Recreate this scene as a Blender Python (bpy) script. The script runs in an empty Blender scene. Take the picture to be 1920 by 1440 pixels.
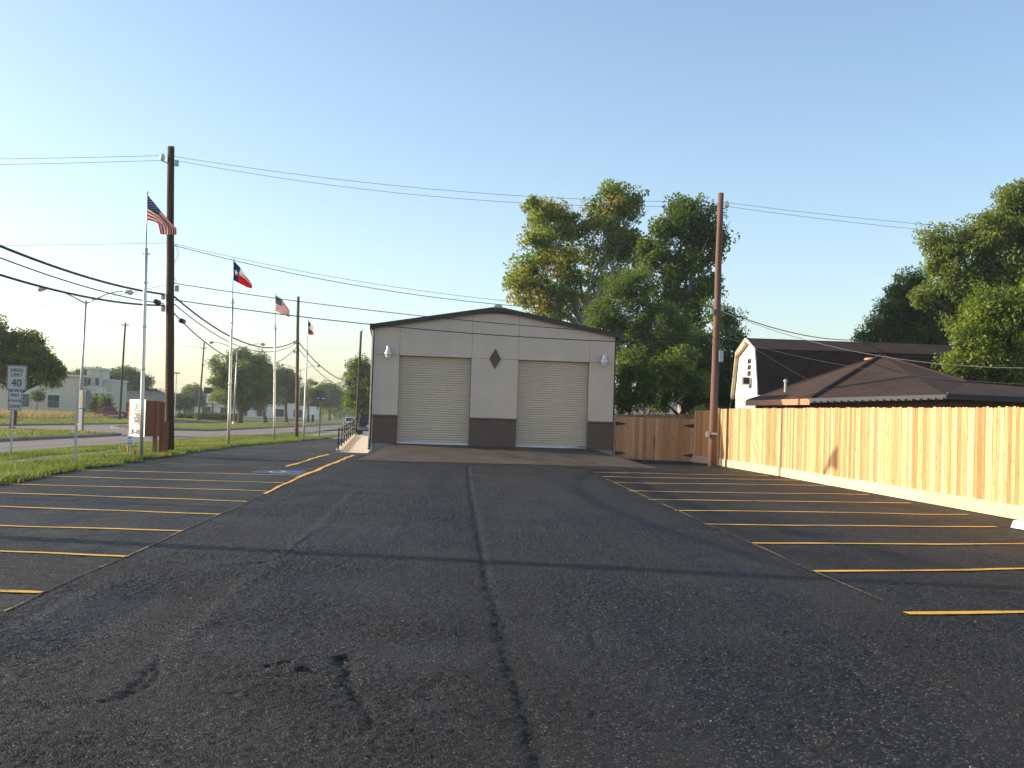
import bpy, math, random
import numpy as np
from mathutils import Vector, Matrix
random.seed(7)
rng = np.random.default_rng(11)
S = bpy.context.scene
COL = S.collection
rad = math.radians

# ------------------------------------------------------------------ camera
F = 2100.0
ROLL = rad(1.8)
PITCH = math.atan(68.9 / F)
YAW = math.atan2(105.9, math.hypot(F, 68.9))
EYE = np.array([0, 0, 1.85])
cf = np.array([math.sin(YAW) * math.cos(PITCH), math.cos(YAW) * math.cos(PITCH), math.sin(PITCH)])
_R = np.array([math.cos(YAW), -math.sin(YAW), 0.0])
_U = np.cross(_R, cf)
cr = math.cos(ROLL) * _R + math.sin(ROLL) * _U
cu = -math.sin(ROLL) * _R + math.cos(ROLL) * _U
cam = bpy.data.cameras.new('camera')
cam.sensor_width = 36.0
cam.lens = F / 1920 * 36
cam.clip_start = 0.05
cam.clip_end = 6000
cam_o = bpy.data.objects.new('camera', cam)
COL.objects.link(cam_o)
cam_o.matrix_world = Matrix(((cr[0], cu[0], -cf[0], EYE[0]), (cr[1], cu[1], -cf[1], EYE[1]),
                             (cr[2], cu[2], -cf[2], EYE[2]), (0, 0, 0, 1)))
S.camera = cam_o
S.render.resolution_x = 1024
S.render.resolution_y = 768

# ------------------------------------------------------------------ sky, sun, exposure
SUN_EL = rad(18.5)
SUN_AZ = rad(10.8)                      # sun stands over the street, a little ahead of due left
SDIR = Vector((-math.cos(SUN_AZ) * math.cos(SUN_EL), math.sin(SUN_AZ) * math.cos(SUN_EL), math.sin(SUN_EL)))
W = bpy.data.worlds.new('World')
S.world = W
W.use_nodes = True
wn = W.node_tree.nodes
wl = W.node_tree.links
wn.clear()
sky = wn.new('ShaderNodeTexSky')
sky.sky_type = 'NISHITA'
sky.sun_disc = False
sky.sun_elevation = SUN_EL
sky.sun_rotation = math.atan2(SDIR.x, SDIR.y)
sky.air_density = 1.0
sky.dust_density = 1.3
sky.ozone_density = 1.5
bg = wn.new('ShaderNodeBackground')
bg.inputs['Strength'].default_value = 0.11
wo = wn.new('ShaderNodeOutputWorld')
wl.new(sky.outputs[0], bg.inputs[0])
wl.new(bg.outputs[0], wo.inputs[0])
sun = bpy.data.lights.new('sun', 'SUN')
sun.energy = 3.1
sun.angle = rad(0.5)
sun.color = (1.0, 0.86, 0.66)
sun_o = bpy.data.objects.new('sun', sun)
COL.objects.link(sun_o)
sun_o.location = (-40, 10, 30)
sun_o.rotation_euler = SDIR.to_track_quat('Z', 'Y').to_euler()
S.view_settings.view_transform = 'Standard'
S.view_settings.look = 'None'
S.view_settings.gamma = 1.0
S.view_settings.exposure = 1.24
S.view_settings.use_curve_mapping = False


# ------------------------------------------------------------------ measuring helpers
def ray(x, y):
    return cf * F + cr * (x - 960) + cu * (720 - y)


def lot_z(Y):
    Y = np.asarray(Y, float)
    a = .17 + .00714 * np.clip(Y, -60, 32)
    e = np.clip(Y - 32, 0, 20)
    return a + .00714 * e * np.exp(-e / 20.)


def on_lot(x, y):
    d = ray(x, y)
    Y = 20.0
    for i in range(50):
        t = (float(lot_z(Y)) - EYE[2]) / d[2]
        Y = .5 * Y + .5 * (EYE + d * t)[1]
    return Vector(EYE + d * t)


def at(x, y, Y):
    d = ray(x, y)
    return Vector(EYE + d * (Y / d[1]))


def pxm(Y):
    return Y / F


# ------------------------------------------------------------------ materials
MATS = {}


def nmat(name):
    m = bpy.data.materials.new(name)
    m.use_nodes = True
    MATS[name] = m
    nt = m.node_tree
    b = nt.nodes['Principled BSDF']
    return m, nt, b


def N(nt, kind, **kw):
    n = nt.nodes.new(kind)
    for k, v in kw.items():
        if k in n.inputs:
            n.inputs[k].default_value = v
        else:
            setattr(n, k, v)
    return n


def ramp(nt, stops, src=None, interp='LINEAR'):
    r = nt.nodes.new('ShaderNodeValToRGB')
    r.color_ramp.interpolation = interp
    el = r.color_ramp.elements
    while len(el) < len(stops):
        el.new(0.5)
    for e, (p, c) in zip(el, stops):
        e.position = p
        e.color = (c[0], c[1], c[2], 1)
    if src is not None:
        nt.links.new(src, r.inputs[0])
    return r


def simple(name, col, rough=.6, metal=0., var=.12, scale=6., bump=0., bscale=40., coord='Object', spec=.5, rnd=0.):
    """plain material: base colour broken up by two noises, optional bump and per-object variation"""
    m, nt, b = nmat(name)
    tc = N(nt, 'ShaderNodeTexCoord')
    n1 = N(nt, 'ShaderNodeTexNoise', Scale=scale, Detail=6., Roughness=.6)
    nt.links.new(tc.outputs[coord], n1.inputs['Vector'])
    lo = tuple(c * (1 - var) for c in col)
    hi = tuple(min(1, c * (1 + var)) for c in col)
    r = ramp(nt, [(.3, lo), (.7, hi)], n1.outputs['Fac'])
    out = r.outputs[0]
    if rnd:
        oi = N(nt, 'ShaderNodeObjectInfo')
        hs = N(nt, 'ShaderNodeHueSaturation')
        mr = N(nt, 'ShaderNodeMapRange')
        mr.inputs['To Min'].default_value = 1 - rnd
        mr.inputs['To Max'].default_value = 1 + rnd
        nt.links.new(oi.outputs['Random'], mr.inputs['Value'])
        nt.links.new(mr.outputs[0], hs.inputs['Value'])
        nt.links.new(out, hs.inputs['Color'])
        out = hs.outputs[0]
    nt.links.new(out, b.inputs['Base Color'])
    b.inputs['Roughness'].default_value = rough
    b.inputs['Metallic'].default_value = metal
    b.inputs['Specular IOR Level'].default_value = spec
    if bump:
        n2 = N(nt, 'ShaderNodeTexNoise', Scale=bscale, Detail=5., Roughness=.65)
        nt.links.new(tc.outputs[coord], n2.inputs['Vector'])
        bp = N(nt, 'ShaderNodeBump', Strength=bump, Distance=.02)
        nt.links.new(n2.outputs['Fac'], bp.inputs['Height'])
        nt.links.new(bp.outputs[0], b.inputs['Normal'])
    return m


def mat_asphalt():
    m, nt, b = nmat('sealed_asphalt')
    L = nt.links.new
    tc = N(nt, 'ShaderNodeTexCoord')
    vor = N(nt, 'ShaderNodeTexVoronoi', Scale=85.)          # stones
    L(tc.outputs['Object'], vor.inputs['Vector'])
    nz = N(nt, 'ShaderNodeTexNoise', Scale=34., Detail=8., Roughness=.82)
    L(tc.outputs['Object'], nz.inputs['Vector'])
    big = N(nt, 'ShaderNodeTexNoise', Scale=.55, Detail=5., Roughness=.6)
    L(tc.outputs['Object'], big.inputs['Vector'])
    mp = N(nt, 'ShaderNodeMapping')
    mp.inputs['Scale'].default_value = (.9, .12, 1)
    L(tc.outputs['Object'], mp.inputs['Vector'])
    streak = N(nt, 'ShaderNodeTexNoise', Scale=1.0, Detail=5., Roughness=.62)
    L(mp.outputs[0], streak.inputs['Vector'])
    # sealer colour: worn streaks, clouds, pale stone specks
    c1 = ramp(nt, [(.32, (.0105, .01, .0097)), (.55, (.016, .0153, .0148)), (.74, (.0245, .0233, .0222))], big.outputs['Fac'])
    c2 = ramp(nt, [(.35, (.55, .55, .55)), (.6, (1, 1, 1)), (.78, (1.45, 1.38, 1.28))], streak.outputs['Fac'])
    mul = N(nt, 'ShaderNodeMix', data_type='RGBA', blend_type='MULTIPLY')
    mul.inputs['Factor'].default_value = .75
    L(c1.outputs[0], mul.inputs[6])
    L(c2.outputs[0], mul.inputs[7])
    vor2 = N(nt, 'ShaderNodeTexVoronoi', Scale=19.)
    L(tc.outputs['Object'], vor2.inputs['Vector'])
    grn = ramp(nt, [(.0, (.6, .6, .6)), (.45, (.9, .9, .9)), (.8, (1.35, 1.33, 1.3)), (1., (1.9, 1.85, 1.8))], vor.outputs['Color'])
    grn2 = ramp(nt, [(.0, (.6, .6, .62)), (.5, (1, 1, 1)), (1., (1.55, 1.5, 1.42))], vor2.outputs['Color'])
    mg = N(nt, 'ShaderNodeMix', data_type='RGBA', blend_type='MULTIPLY')
    mg.inputs['Factor'].default_value = 1.
    L(mul.outputs[2], mg.inputs[6])
    L(grn.outputs[0], mg.inputs[7])
    mg2 = N(nt, 'ShaderNodeMix', data_type='RGBA', blend_type='MULTIPLY')
    mg2.inputs['Factor'].default_value = 1.
    L(mg.outputs[2], mg2.inputs[6])
    L(grn2.outputs[0], mg2.inputs[7])
    sepc = N(nt, 'ShaderNodeSeparateColor')
    L(vor.outputs['Color'], sepc.inputs[0])
    spk = ramp(nt, [(.0, (0, 0, 0)), (.91, (0, 0, 0)), (.98, (1, 1, 1))], sepc.outputs[1])
    mx = N(nt, 'ShaderNodeMix', data_type='RGBA')
    L(spk.outputs[0], mx.inputs['Factor'])
    L(mg2.outputs[2], mx.inputs[6])
    mx.inputs[7].default_value = (.15, .14, .13, 1)
    sat = N(nt, 'ShaderNodeAttribute', attribute_name='stain_and_lit')
    smr = N(nt, 'ShaderNodeMapRange')
    smr.clamp = False
    smr.inputs['To Min'].default_value = 1.0
    smr.inputs['To Max'].default_value = .42
    L(sat.outputs['Fac'], smr.inputs['Value'])
    sm = N(nt, 'ShaderNodeMix', data_type='RGBA', blend_type='MULTIPLY')
    sm.inputs['Factor'].default_value = 1.0
    L(mx.outputs[2], sm.inputs[6])
    L(smr.outputs[0], sm.inputs[7])
    L(sm.outputs[2], b.inputs['Base Color'])
    rr = ramp(nt, [(.3, (.52, .52, .52)), (.7, (.72, .72, .72))], big.outputs['Fac'])
    L(rr.outputs[0], b.inputs['Roughness'])
    b.inputs['Specular IOR Level'].default_value = .22
    # relief, coarser where the noise says so
    mrg = N(nt, 'ShaderNodeMapRange')
    mrg.inputs['From Min'].default_value = .35
    mrg.inputs['From Max'].default_value = .68
    mrg.inputs['To Min'].default_value = .35
    mrg.inputs['To Max'].default_value = 1.25
    L(streak.outputs['Fac'], mrg.inputs['Value'])
    bp = N(nt, 'ShaderNodeBump', Distance=.045)
    L(mrg.outputs[0], bp.inputs['Strength'])
    ad = N(nt, 'ShaderNodeMath', operation='MULTIPLY_ADD')
    L(vor.outputs['Distance'], ad.inputs[0])
    ad.inputs[1].default_value = -.75
    L(nz.outputs['Fac'], ad.inputs[2])
    L(ad.outputs[0], bp.inputs['Height'])
    L(bp.outputs[0], b.inputs['Normal'])
    return m


def mat_wood(name, c_lo, c_mid, c_hi, rough=.6, axis='Z', knots=True, gscale=1.0):
    """new sawn timber: grain along axis, knots, strong board to board variation"""
    m, nt, b = nmat(name)
    L = nt.links.new
    tc = N(nt, 'ShaderNodeTexCoord')
    oi = N(nt, 'ShaderNodeObjectInfo')
    off = N(nt, 'ShaderNodeVectorMath', operation='SCALE')
    off.inputs[0].default_value = (13.1, 7.7, 31.3)
    L(oi.outputs['Random'], off.inputs['Scale'])
    add = N(nt, 'ShaderNodeVectorMath', operation='ADD')
    L(tc.outputs['Object'], add.inputs[0])
    L(off.outputs[0], add.inputs[1])
    mp = N(nt, 'ShaderNodeMapping')
    sc = {'Z': (26, 26, 1.3), 'Y': (26, 1.3, 26), 'X': (1.3, 26, 26)}[axis]
    mp.inputs['Scale'].default_value = tuple(s * gscale for s in sc)
    L(add.outputs[0], mp.inputs['Vector'])
    g = N(nt, 'ShaderNodeTexNoise', Scale=1.0, Detail=7., Roughness=.62, Distortion=.6)
    L(mp.outputs[0], g.inputs['Vector'])
    mixv = N(nt, 'ShaderNodeMath', operation='MULTIPLY_ADD')
    L(oi.outputs['Random'], mixv.inputs[0])
    mixv.inputs[1].default_value = .62
    sub = N(nt, 'ShaderNodeMath', operation='MULTIPLY_ADD')
    L(g.outputs['Fac'], sub.inputs[0])
    sub.inputs[1].default_value = .8
    sub.inputs[2].default_value = -.2
    L(sub.outputs[0], mixv.inputs[2])
    r = ramp(nt, [(.12, c_lo), (.5, c_mid), (.88, c_hi)], mixv.outputs[0])
    out = r.outputs[0]
    if knots:
        mk = N(nt, 'ShaderNodeMapping')
        mk.inputs['Scale'].default_value = {'Z': (9, 9, 3.2), 'Y': (9, 3.2, 9), 'X': (3.2, 9, 9)}[axis]
        L(add.outputs[0], mk.inputs['Vector'])
        v = N(nt, 'ShaderNodeTexVoronoi', Scale=1.0)
        L(mk.outputs[0], v.inputs['Vector'])
        kr = ramp(nt, [(.05, (.35, .22, .14)), (.13, (.72, .6, .5)), (.2, (1, 1, 1))], v.outputs['Distance'])
        mu = N(nt, 'ShaderNodeMix', data_type='RGBA', blend_type='MULTIPLY')
        mu.inputs['Factor'].default_value = .8
        L(out, mu.inputs[6])
        L(kr.outputs[0], mu.inputs[7])
        out = mu.outputs[2]
    L(out, b.inputs['Base Color'])
    b.inputs['Roughness'].default_value = rough
    b.inputs['Specular IOR Level'].default_value = .25
    bp = N(nt, 'ShaderNodeBump', Strength=.35, Distance=.004)
    L(g.outputs['Fac'], bp.inputs['Height'])
    L(bp.outputs[0], b.inputs['Normal'])
    return m


def mat_leaf(name, cols, trans=.45):
    """leaf: colour from the per-leaf tint, partly translucent"""
    m, nt, b = nmat(name)
    L = nt.links.new
    at_ = N(nt, 'ShaderNodeAttribute', attribute_name='tint')
    n = len(cols)
    r = ramp(nt, [(i / (n - 1), c) for i, c in enumerate(cols)], at_.outputs['Fac'])
    L(r.outputs[0], b.inputs['Base Color'])
    b.inputs['Roughness'].default_value = .48
    b.inputs['Specular IOR Level'].default_value = .35
    tr = N(nt, 'ShaderNodeBsdfTranslucent')
    hs = N(nt, 'ShaderNodeHueSaturation', Saturation=1.15, Value=1.35)
    L(r.outputs[0], hs.inputs['Color'])
    L(hs.outputs[0], tr.inputs['Color'])
    mx = N(nt, 'ShaderNodeMixShader')
    mx.inputs[0].default_value = trans
    L(b.outputs[0], mx.inputs[1])
    L(tr.outputs[0], mx.inputs[2])
    L(mx.outputs[0], nt.nodes['Material Output'].inputs['Surface'])
    return m


def mat_grass_ground(name, c1, c2, c3, scale=1.2):
    m, nt, b = nmat(name)
    L = nt.links.new
    tc = N(nt, 'ShaderNodeTexCoord')
    n1 = N(nt, 'ShaderNodeTexNoise', Scale=scale * .25, Detail=6., Roughness=.65)
    n2 = N(nt, 'ShaderNodeTexNoise', Scale=scale * 14, Detail=5., Roughness=.7)
    L(tc.outputs['Object'], n1.inputs['Vector'])
    L(tc.outputs['Object'], n2.inputs['Vector'])
    ad = N(nt, 'ShaderNodeMath', operation='MULTIPLY_ADD')
    L(n2.outputs['Fac'], ad.inputs[0])
    ad.inputs[1].default_value = .5
    mu = N(nt, 'ShaderNodeMath', operation='MULTIPLY')
    L(n1.outputs['Fac'], mu.inputs[0])
    mu.inputs[1].default_value = .5
    L(mu.outputs[0], ad.inputs[2])
    r = ramp(nt, [(.34, c1), (.5, c2), (.66, c3)], ad.outputs[0])
    L(r.outputs[0], b.inputs['Base Color'])
    b.inputs['Roughness'].default_value = .9
    b.inputs['Specular IOR Level'].default_value = .1
    bp = N(nt, 'ShaderNodeBump', Strength=1., Distance=.05)
    L(n2.outputs['Fac'], bp.inputs['Height'])
    L(bp.outputs[0], b.inputs['Normal'])
    return m


def mat_shingle(name, c1, c2, rowh=.14):
    """asphalt shingles, far away: courses and tabs as fine relief on real roof planes (uses UV in metres)"""
    m, nt, b = nmat(name)
    L = nt.links.new
    uv = N(nt, 'ShaderNodeUVMap')
    br = N(nt, 'ShaderNodeTexBrick')
    br.offset = .5
    br.inputs['Scale'].default_value = 1.0
    br.inputs['Brick Width'].default_value = .32
    br.inputs['Row Height'].default_value = rowh
    br.inputs['Mortar Size'].default_value = .012
    br.inputs['Mortar Smooth'].default_value = .3
    br.inputs['Color1'].default_value = (*c1, 1)
    br.inputs['Color2'].default_value = (*c2, 1)
    br.inputs['Mortar'].default_value = tuple(c * .45 for c in c1) + (1,)
    L(uv.outputs[0], br.inputs['Vector'])
    nz = N(nt, 'ShaderNodeTexNoise', Scale=.8, Detail=7., Roughness=.7)
    L(uv.outputs[0], nz.inputs['Vector'])
    rr = ramp(nt, [(.3, (.7, .7, .7)), (.7, (1.25, 1.22, 1.18))], nz.outputs['Fac'])
    mu = N(nt, 'ShaderNodeMix', data_type='RGBA', blend_type='MULTIPLY')
    mu.inputs['Factor'].default_value = 1.
    L(br.outputs['Color'], mu.inputs[6])
    L(rr.outputs[0], mu.inputs[7])
    L(mu.outputs[2], b.inputs['Base Color'])
    b.inputs['Roughness'].default_value = .85
    b.inputs['Specular IOR Level'].default_value = .25
    bp = N(nt, 'ShaderNodeBump', Strength=.6, Distance=.012, invert=True)
    L(br.outputs['Fac'], bp.inputs['Height'])
    L(bp.outputs[0], b.inputs['Normal'])
    return m


def mat_us_flag():
    m, nt, b = nmat('stripes_and_stars')
    L = nt.links.new
    uv = N(nt, 'ShaderNodeUVMap')
    sp = N(nt, 'ShaderNodeSeparateXYZ')
    L(uv.outputs[0], sp.inputs[0])

    def math_(op, a, bb=None, c=None):
        n = N(nt, 'ShaderNodeMath', operation=op)
        for i, v in enumerate((a, bb, c)):
            if v is None:
                continue
            if isinstance(v, (int, float)):
                n.inputs[i].default_value = v
            else:
                L(v, n.inputs[i])
        return n.outputs[0]
    u, v = sp.outputs[0], sp.outputs[1]
    stripe = math_('MODULO', math_('FLOOR', math_('MULTIPLY', v, 13.0)), 2.0)       # 0 red, 1 white
    canton = math_('MULTIPLY', math_('LESS_THAN', u, .4), math_('LESS_THAN', v, 7 / 13))
    su = math_('SINE', math_('MULTIPLY', u, 2 * math.pi * 5.5 / .4 * .5 * 2))
    sv = math_('SINE', math_('MULTIPLY', v, 2 * math.pi * 4.5 * 13 / 7))
    star = math_('GREATER_THAN', math_('MULTIPLY', su, sv), .62)
    mx = N(nt, 'ShaderNodeMix', data_type='RGBA')
    L(stripe, mx.inputs['Factor'])
    mx.inputs[6].default_value = (.55, .02, .03, 1)
    mx.inputs[7].default_value = (.8, .78, .76, 1)
    m2 = N(nt, 'ShaderNodeMix', data_type='RGBA')
    L(star, m2.inputs['Factor'])
    m2.inputs[6].default_value = (.025, .04, .16, 1)
    m2.inputs[7].default_value = (.75, .75, .78, 1)
    m3 = N(nt, 'ShaderNodeMix', data_type='RGBA')
    L(canton, m3.inputs['Factor'])
    L(mx.outputs[2], m3.inputs[6])
    L(m2.outputs[2], m3.inputs[7])
    finish_cloth(nt, b, m3.outputs[2])
    return m


def finish_cloth(nt, b, col):
    L = nt.links.new
    L(col, b.inputs['Base Color'])
    b.inputs['Roughness'].default_value = .7
    b.inputs['Specular IOR Level'].default_value = .2
    tr = N(nt, 'ShaderNodeBsdfTranslucent')
    L(col, tr.inputs['Color'])
    ms = N(nt, 'ShaderNodeMixShader')
    ms.inputs[0].default_value = .45
    L(b.outputs[0], ms.inputs[1])
    L(tr.outputs[0], ms.inputs[2])
    L(ms.outputs[0], nt.nodes['Material Output'].inputs['Surface'])


def mat_tx_flag():
    m, nt, b = nmat('lone_star_cloth')
    L = nt.links.new
    uv = N(nt, 'ShaderNodeUVMap')
    sp = N(nt, 'ShaderNodeSeparateXYZ')
    L(uv.outputs[0], sp.inputs[0])

    def math_(op, a, bb=None):
        n = N(nt, 'ShaderNodeMath', operation=op)
        for i, v in enumerate((a, bb)):
            if v is None:
                continue
            if isinstance(v, (int, float)):
                n.inputs[i].default_value = v
            else:
                L(v, n.inputs[i])
        return n.outputs[0]
    u, v = sp.outputs[0], sp.outputs[1]
    low = math_('GREATER_THAN', v, .5)
    hoist = math_('LESS_THAN', u, .333)
    # five-pointed star from polar coordinates
    dx = math_('MULTIPLY', math_('SUBTRACT', u, .167), 1.5)
    dy = math_('SUBTRACT', .5, v)
    rr = math_('SQRT', math_('ADD', math_('MULTIPLY', dx, dx), math_('MULTIPLY', dy, dy)))
    an = math_('ARCTAN2', dx, dy)
    cosn = math_('COSINE', math_('MULTIPLY', an, 5.0))
    lim = math_('ADD', .115, math_('MULTIPLY', cosn, .06))
    star = math_('LESS_THAN', rr, lim)
    mx = N(nt, 'ShaderNodeMix', data_type='RGBA')
    L(low, mx.inputs['Factor'])
    mx.inputs[6].default_value = (.8, .79, .77, 1)
    mx.inputs[7].default_value = (.62, .012, .03, 1)
    m2 = N(nt, 'ShaderNodeMix', data_type='RGBA')
    L(star, m2.inputs['Factor'])
    m2.inputs[6].default_value = (.02, .045, .17, 1)
    m2.inputs[7].default_value = (.75, .75, .77, 1)
    m3 = N(nt, 'ShaderNodeMix', data_type='RGBA')
    L(hoist, m3.inputs['Factor'])
    L(mx.outputs[2], m3.inputs[6])
    L(m2.outputs[2], m3.inputs[7])
    finish_cloth(nt, b, m3.outputs[2])
    return m


def mat_paint_line(name, col, worn=.35):
    """road paint that lets the asphalt through where it is worn"""
    m, nt, b = nmat(name)
    L = nt.links.new
    tc = N(nt, 'ShaderNodeTexCoord')
    n1 = N(nt, 'ShaderNodeTexNoise', Scale=9., Detail=8., Roughness=.75)
    n2 = N(nt, 'ShaderNodeTexNoise', Scale=.9, Detail=3., Roughness=.5)
    L(tc.outputs['Object'], n1.inputs['Vector'])
    L(tc.outputs['Object'], n2.inputs['Vector'])
    ad = N(nt, 'ShaderNodeMath', operation='MULTIPLY_ADD')
    L(n1.outputs['Fac'], ad.inputs[0])
    ad.inputs[1].default_value = .6
    mu = N(nt, 'ShaderNodeMath', operation='MULTIPLY')
    L(n2.outputs['Fac'], mu.inputs[0])
    mu.inputs[1].default_value = .45
    L(mu.outputs[0], ad.inputs[2])
    r = ramp(nt, [(worn, (.017, .015, .014)), (worn + .1, col)], ad.outputs[0])
    L(r.outputs[0], b.inputs['Base Color'])
    b.inputs['Roughness'].default_value = .65
    bp = N(nt, 'ShaderNodeBump', Strength=.6, Distance=.006)
    L(n1.outputs['Fac'], bp.inputs['Height'])
    L(bp.outputs[0], b.inputs['Normal'])
    return m


M_ASPH = mat_asphalt()
M_APRON = simple('worn_asphalt_apron', (.06, .043, .031), .8, var=.5, scale=.9, bump=.6, bscale=60)
M_STREET = simple('old_concrete_street', (.19, .155, .135), .85, var=.18, scale=.6, bump=.3, bscale=20)
M_CONC = simple('pale_concrete', (.46, .42, .36), .85, var=.1, scale=3, bump=.25, bscale=60)
M_KERB = simple('weathered_kerb_concrete', (.2, .18, .16), .9, var=.25, scale=2, bump=.3, bscale=30)
M_FOUND = simple('grey_foundation_concrete', (.27, .245, .215), .9, var=.12, scale=2, bump=.3, bscale=40)
M_WALL = simple('stucco_greige', (.63, .525, .425), .9, var=.07, scale=.7, bump=.5, bscale=120)
M_WAIN = simple('stucco_taupe', (.125, .088, .069), .9, var=.08, scale=1.5, bump=.5, bscale=120)
M_SLAT = simple('tan_door_paint', (.61, .515, .385), .45, var=.05, scale=1.0, spec=.4)
M_DOORBAR = simple('pale_door_bar', (.68, .69, .7), .4, var=.06)
M_TRIM = simple('dark_brown_trim', (.03, .022, .02), .45, var=.15)
M_PALESTRIP = simple('pale_strip', (.75, .75, .74), .35, var=.04)
M_GALV = simple('galvanised_steel', (.46, .46, .46), .42, metal=.65, var=.15, scale=9)
M_ALU = simple('brushed_aluminium', (.66, .65, .63), .4, metal=.55, var=.08, scale=14)
M_POLE = mat_wood('creosote_pole_wood', (.035, .02, .012), (.1, .062, .04), (.2, .135, .09), .85, 'Z', False, .6)
M_POLE2 = mat_wood('weathered_red_pole_wood', (.1, .05, .035), (.2, .11, .08), (.32, .2, .155), .85, 'Z', False, .6)
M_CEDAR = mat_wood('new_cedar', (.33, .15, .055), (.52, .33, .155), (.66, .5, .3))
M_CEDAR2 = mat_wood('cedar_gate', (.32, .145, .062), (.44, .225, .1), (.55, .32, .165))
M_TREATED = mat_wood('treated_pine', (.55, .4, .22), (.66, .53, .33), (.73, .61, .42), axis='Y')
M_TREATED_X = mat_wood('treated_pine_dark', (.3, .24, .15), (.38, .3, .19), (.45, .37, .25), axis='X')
M_BOARD = mat_wood('stained_sign_board', (.17, .06, .024), (.23, .085, .036), (.28, .115, .055), .7, 'Z', False)
M_BLACK = simple('black_rubber_cable', (.012, .012, .014), .5, var=.1)
M_WIRE = simple('grey_wire', (.12, .12, .125), .45, metal=.4, var=.1)
M_IRON = simple('black_iron', (.012, .012, .012), .5, var=.1)
M_DARK = simple('dark_void', (.01, .01, .01), .8, var=.1)
M_WHITE = simple('white_sign_face', (.82, .82, .8), .45, var=.02)
M_ROADSIGN = simple('shaded_white_sign', (.5, .49, .46), .5, var=.06)  # white sign faces, darkened to paint in their shade
M_SIGNBACK = simple('dull_sign_back', (.3, .29, .26), .6, metal=.2, var=.1)
M_INK = simple('black_sign_ink', (.012, .012, .014), .5, var=.05)
M_GREY_INK = simple('grey_sign_ink', (.25, .25, .26), .5, var=.05)
M_TEAL = simple('green_logo_ink', (.03, .14, .11), .5, var=.05)
M_YEL = mat_paint_line('yellow_line_paint', (.72, .4, .03), .36)
M_YELW = mat_paint_line('worn_yellow_line_paint', (.3, .2, .05), .5)
M_BLUEP = mat_paint_line('blue_bay_paint', (.03, .09, .28), .45)
M_WHITEP = mat_paint_line('white_bay_paint', (.6, .6, .58), .42)
M_GRASSG = mat_grass_ground('lawn_ground', (.05, .07, .016), (.12, .145, .035), (.2, .2, .075))
M_FIELD = mat_grass_ground('dry_meadow_ground', (.16, .14, .05), (.24, .2, .085), (.3, .25, .12))
M_DIRT = mat_grass_ground('yard_ground', (.05, .045, .025), (.08, .075, .035), (.11, .1, .05))
M_ROOF = mat_shingle('brown_shingle', (.07, .041, .028), (.05, .03, .021))
M_ROOF2 = mat_shingle('dark_brown_shingle', (.05, .027, .021), (.038, .02, .016), .16)
M_SIDING = simple('white_siding_paint', (.78, .77, .73), .6, var=.04)
M_BLUESIDE = simple('blue_grey_siding', (.4, .45, .5), .6, var=.06)
M_TANTRIM = simple('tan_barge_board', (.55, .42, .28), .6, var=.08)
M_FASCIA = simple('salmon_fascia_paint', (.52, .25, .14), .6, var=.08)
M_BRICKW = simple('brown_house_wall', (.12, .055, .035), .85, var=.2, scale=8)
M_GUTTER = simple('shaded_gutter', (.12, .122, .13), .4, var=.06)  # shade on the gutter put into its colour as darker grey
M_GLASS = simple('dark_window_glass', (.02, .03, .035), .08, var=.1)
M_TEALG = simple('teal_window_glass', (.02, .075, .085), .12, var=.15)
M_CREAM = simple('cream_stucco', (.62, .54, .42), .9, var=.05, scale=.5)
M_CREAM2 = simple('pale_trim', (.7, .67, .6), .8, var=.05)
M_BARK = simple('grey_brown_bark', (.085, .062, .045), .95, var=.35, scale=5, bump=.9, bscale=18)
M_SYCB = simple('mottled_pale_bark', (.36, .32, .26), .85, var=.45, scale=4, bump=.4, bscale=18)
M_L_SYC = mat_leaf('sycamore_leaf', [(0.0599, 0.1142, 0.0255), (0.1439, 0.2158, 0.0406), (0.2638, 0.2921, 0.0558), (0.4077, 0.2921, 0.0762), (0.3119, 0.1524, 0.0508)], .5)
M_L_SYC2 = mat_leaf('green_sycamore_leaf', [(0.0405, 0.077, 0.0202), (0.0912, 0.1496, 0.0315), (0.162, 0.2137, 0.045), (0.2025, 0.2137, 0.0562)], .5)
M_L_DARK = mat_leaf('dense_shade_leaf', [(0.0329, 0.0719, 0.0194), (0.0639, 0.123, 0.029), (0.1096, 0.1703, 0.0387), (0.1828, 0.2081, 0.0581)], .5)
M_L_OAK = mat_leaf('oak_leaf', [(0.056, 0.0911, 0.0224), (0.126, 0.1749, 0.0364), (0.21, 0.252, 0.0504), (0.308, 0.308, 0.0771)], .5)
M_L_BRIGHT = mat_leaf('bright_leaf', [(0.0747, 0.1121, 0.0209), (0.157, 0.2168, 0.0359), (0.2541, 0.299, 0.0508), (0.3737, 0.3588, 0.0822)], .5)
M_L_OLIVE = mat_leaf('olive_leaf', [(0.0576, 0.0864, 0.023), (0.1152, 0.1632, 0.0384), (0.192, 0.2304, 0.0576), (0.2688, 0.2688, 0.0864)], .5)
M_BLADE = mat_leaf('grass_blade', [(0.0794, 0.1115, 0.0206), (0.1323, 0.1785, 0.0344), (0.1984, 0.2231, 0.0552), (0.2909, 0.2231, 0.1104)], .45)
M_DRYBLADE = mat_leaf('dry_grass_blade', [(.14, .14, .045), (.22, .18, .07), (.3, .24, .11), (.36, .3, .16)], .45)
M_CARDARK = simple('dark_car_paint', (.018, .018, .022), .25, metal=.3, var=.05, spec=.6)
M_CARRED = simple('red_car_paint', (.3, .03, .02), .3, var=.05)
M_CARWHITE = simple('white_car_paint', (.65, .65, .66), .3, var=.05)
M_CARGREY = simple('silver_car_paint', (.3, .31, .33), .3, metal=.4, var=.05)
M_TYRE = simple('tyre_rubber', (.015, .015, .015), .85, var=.1)
M_TAIL = simple('red_tail_lens', (.35, .01, .01), .2, var=.05)
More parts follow.
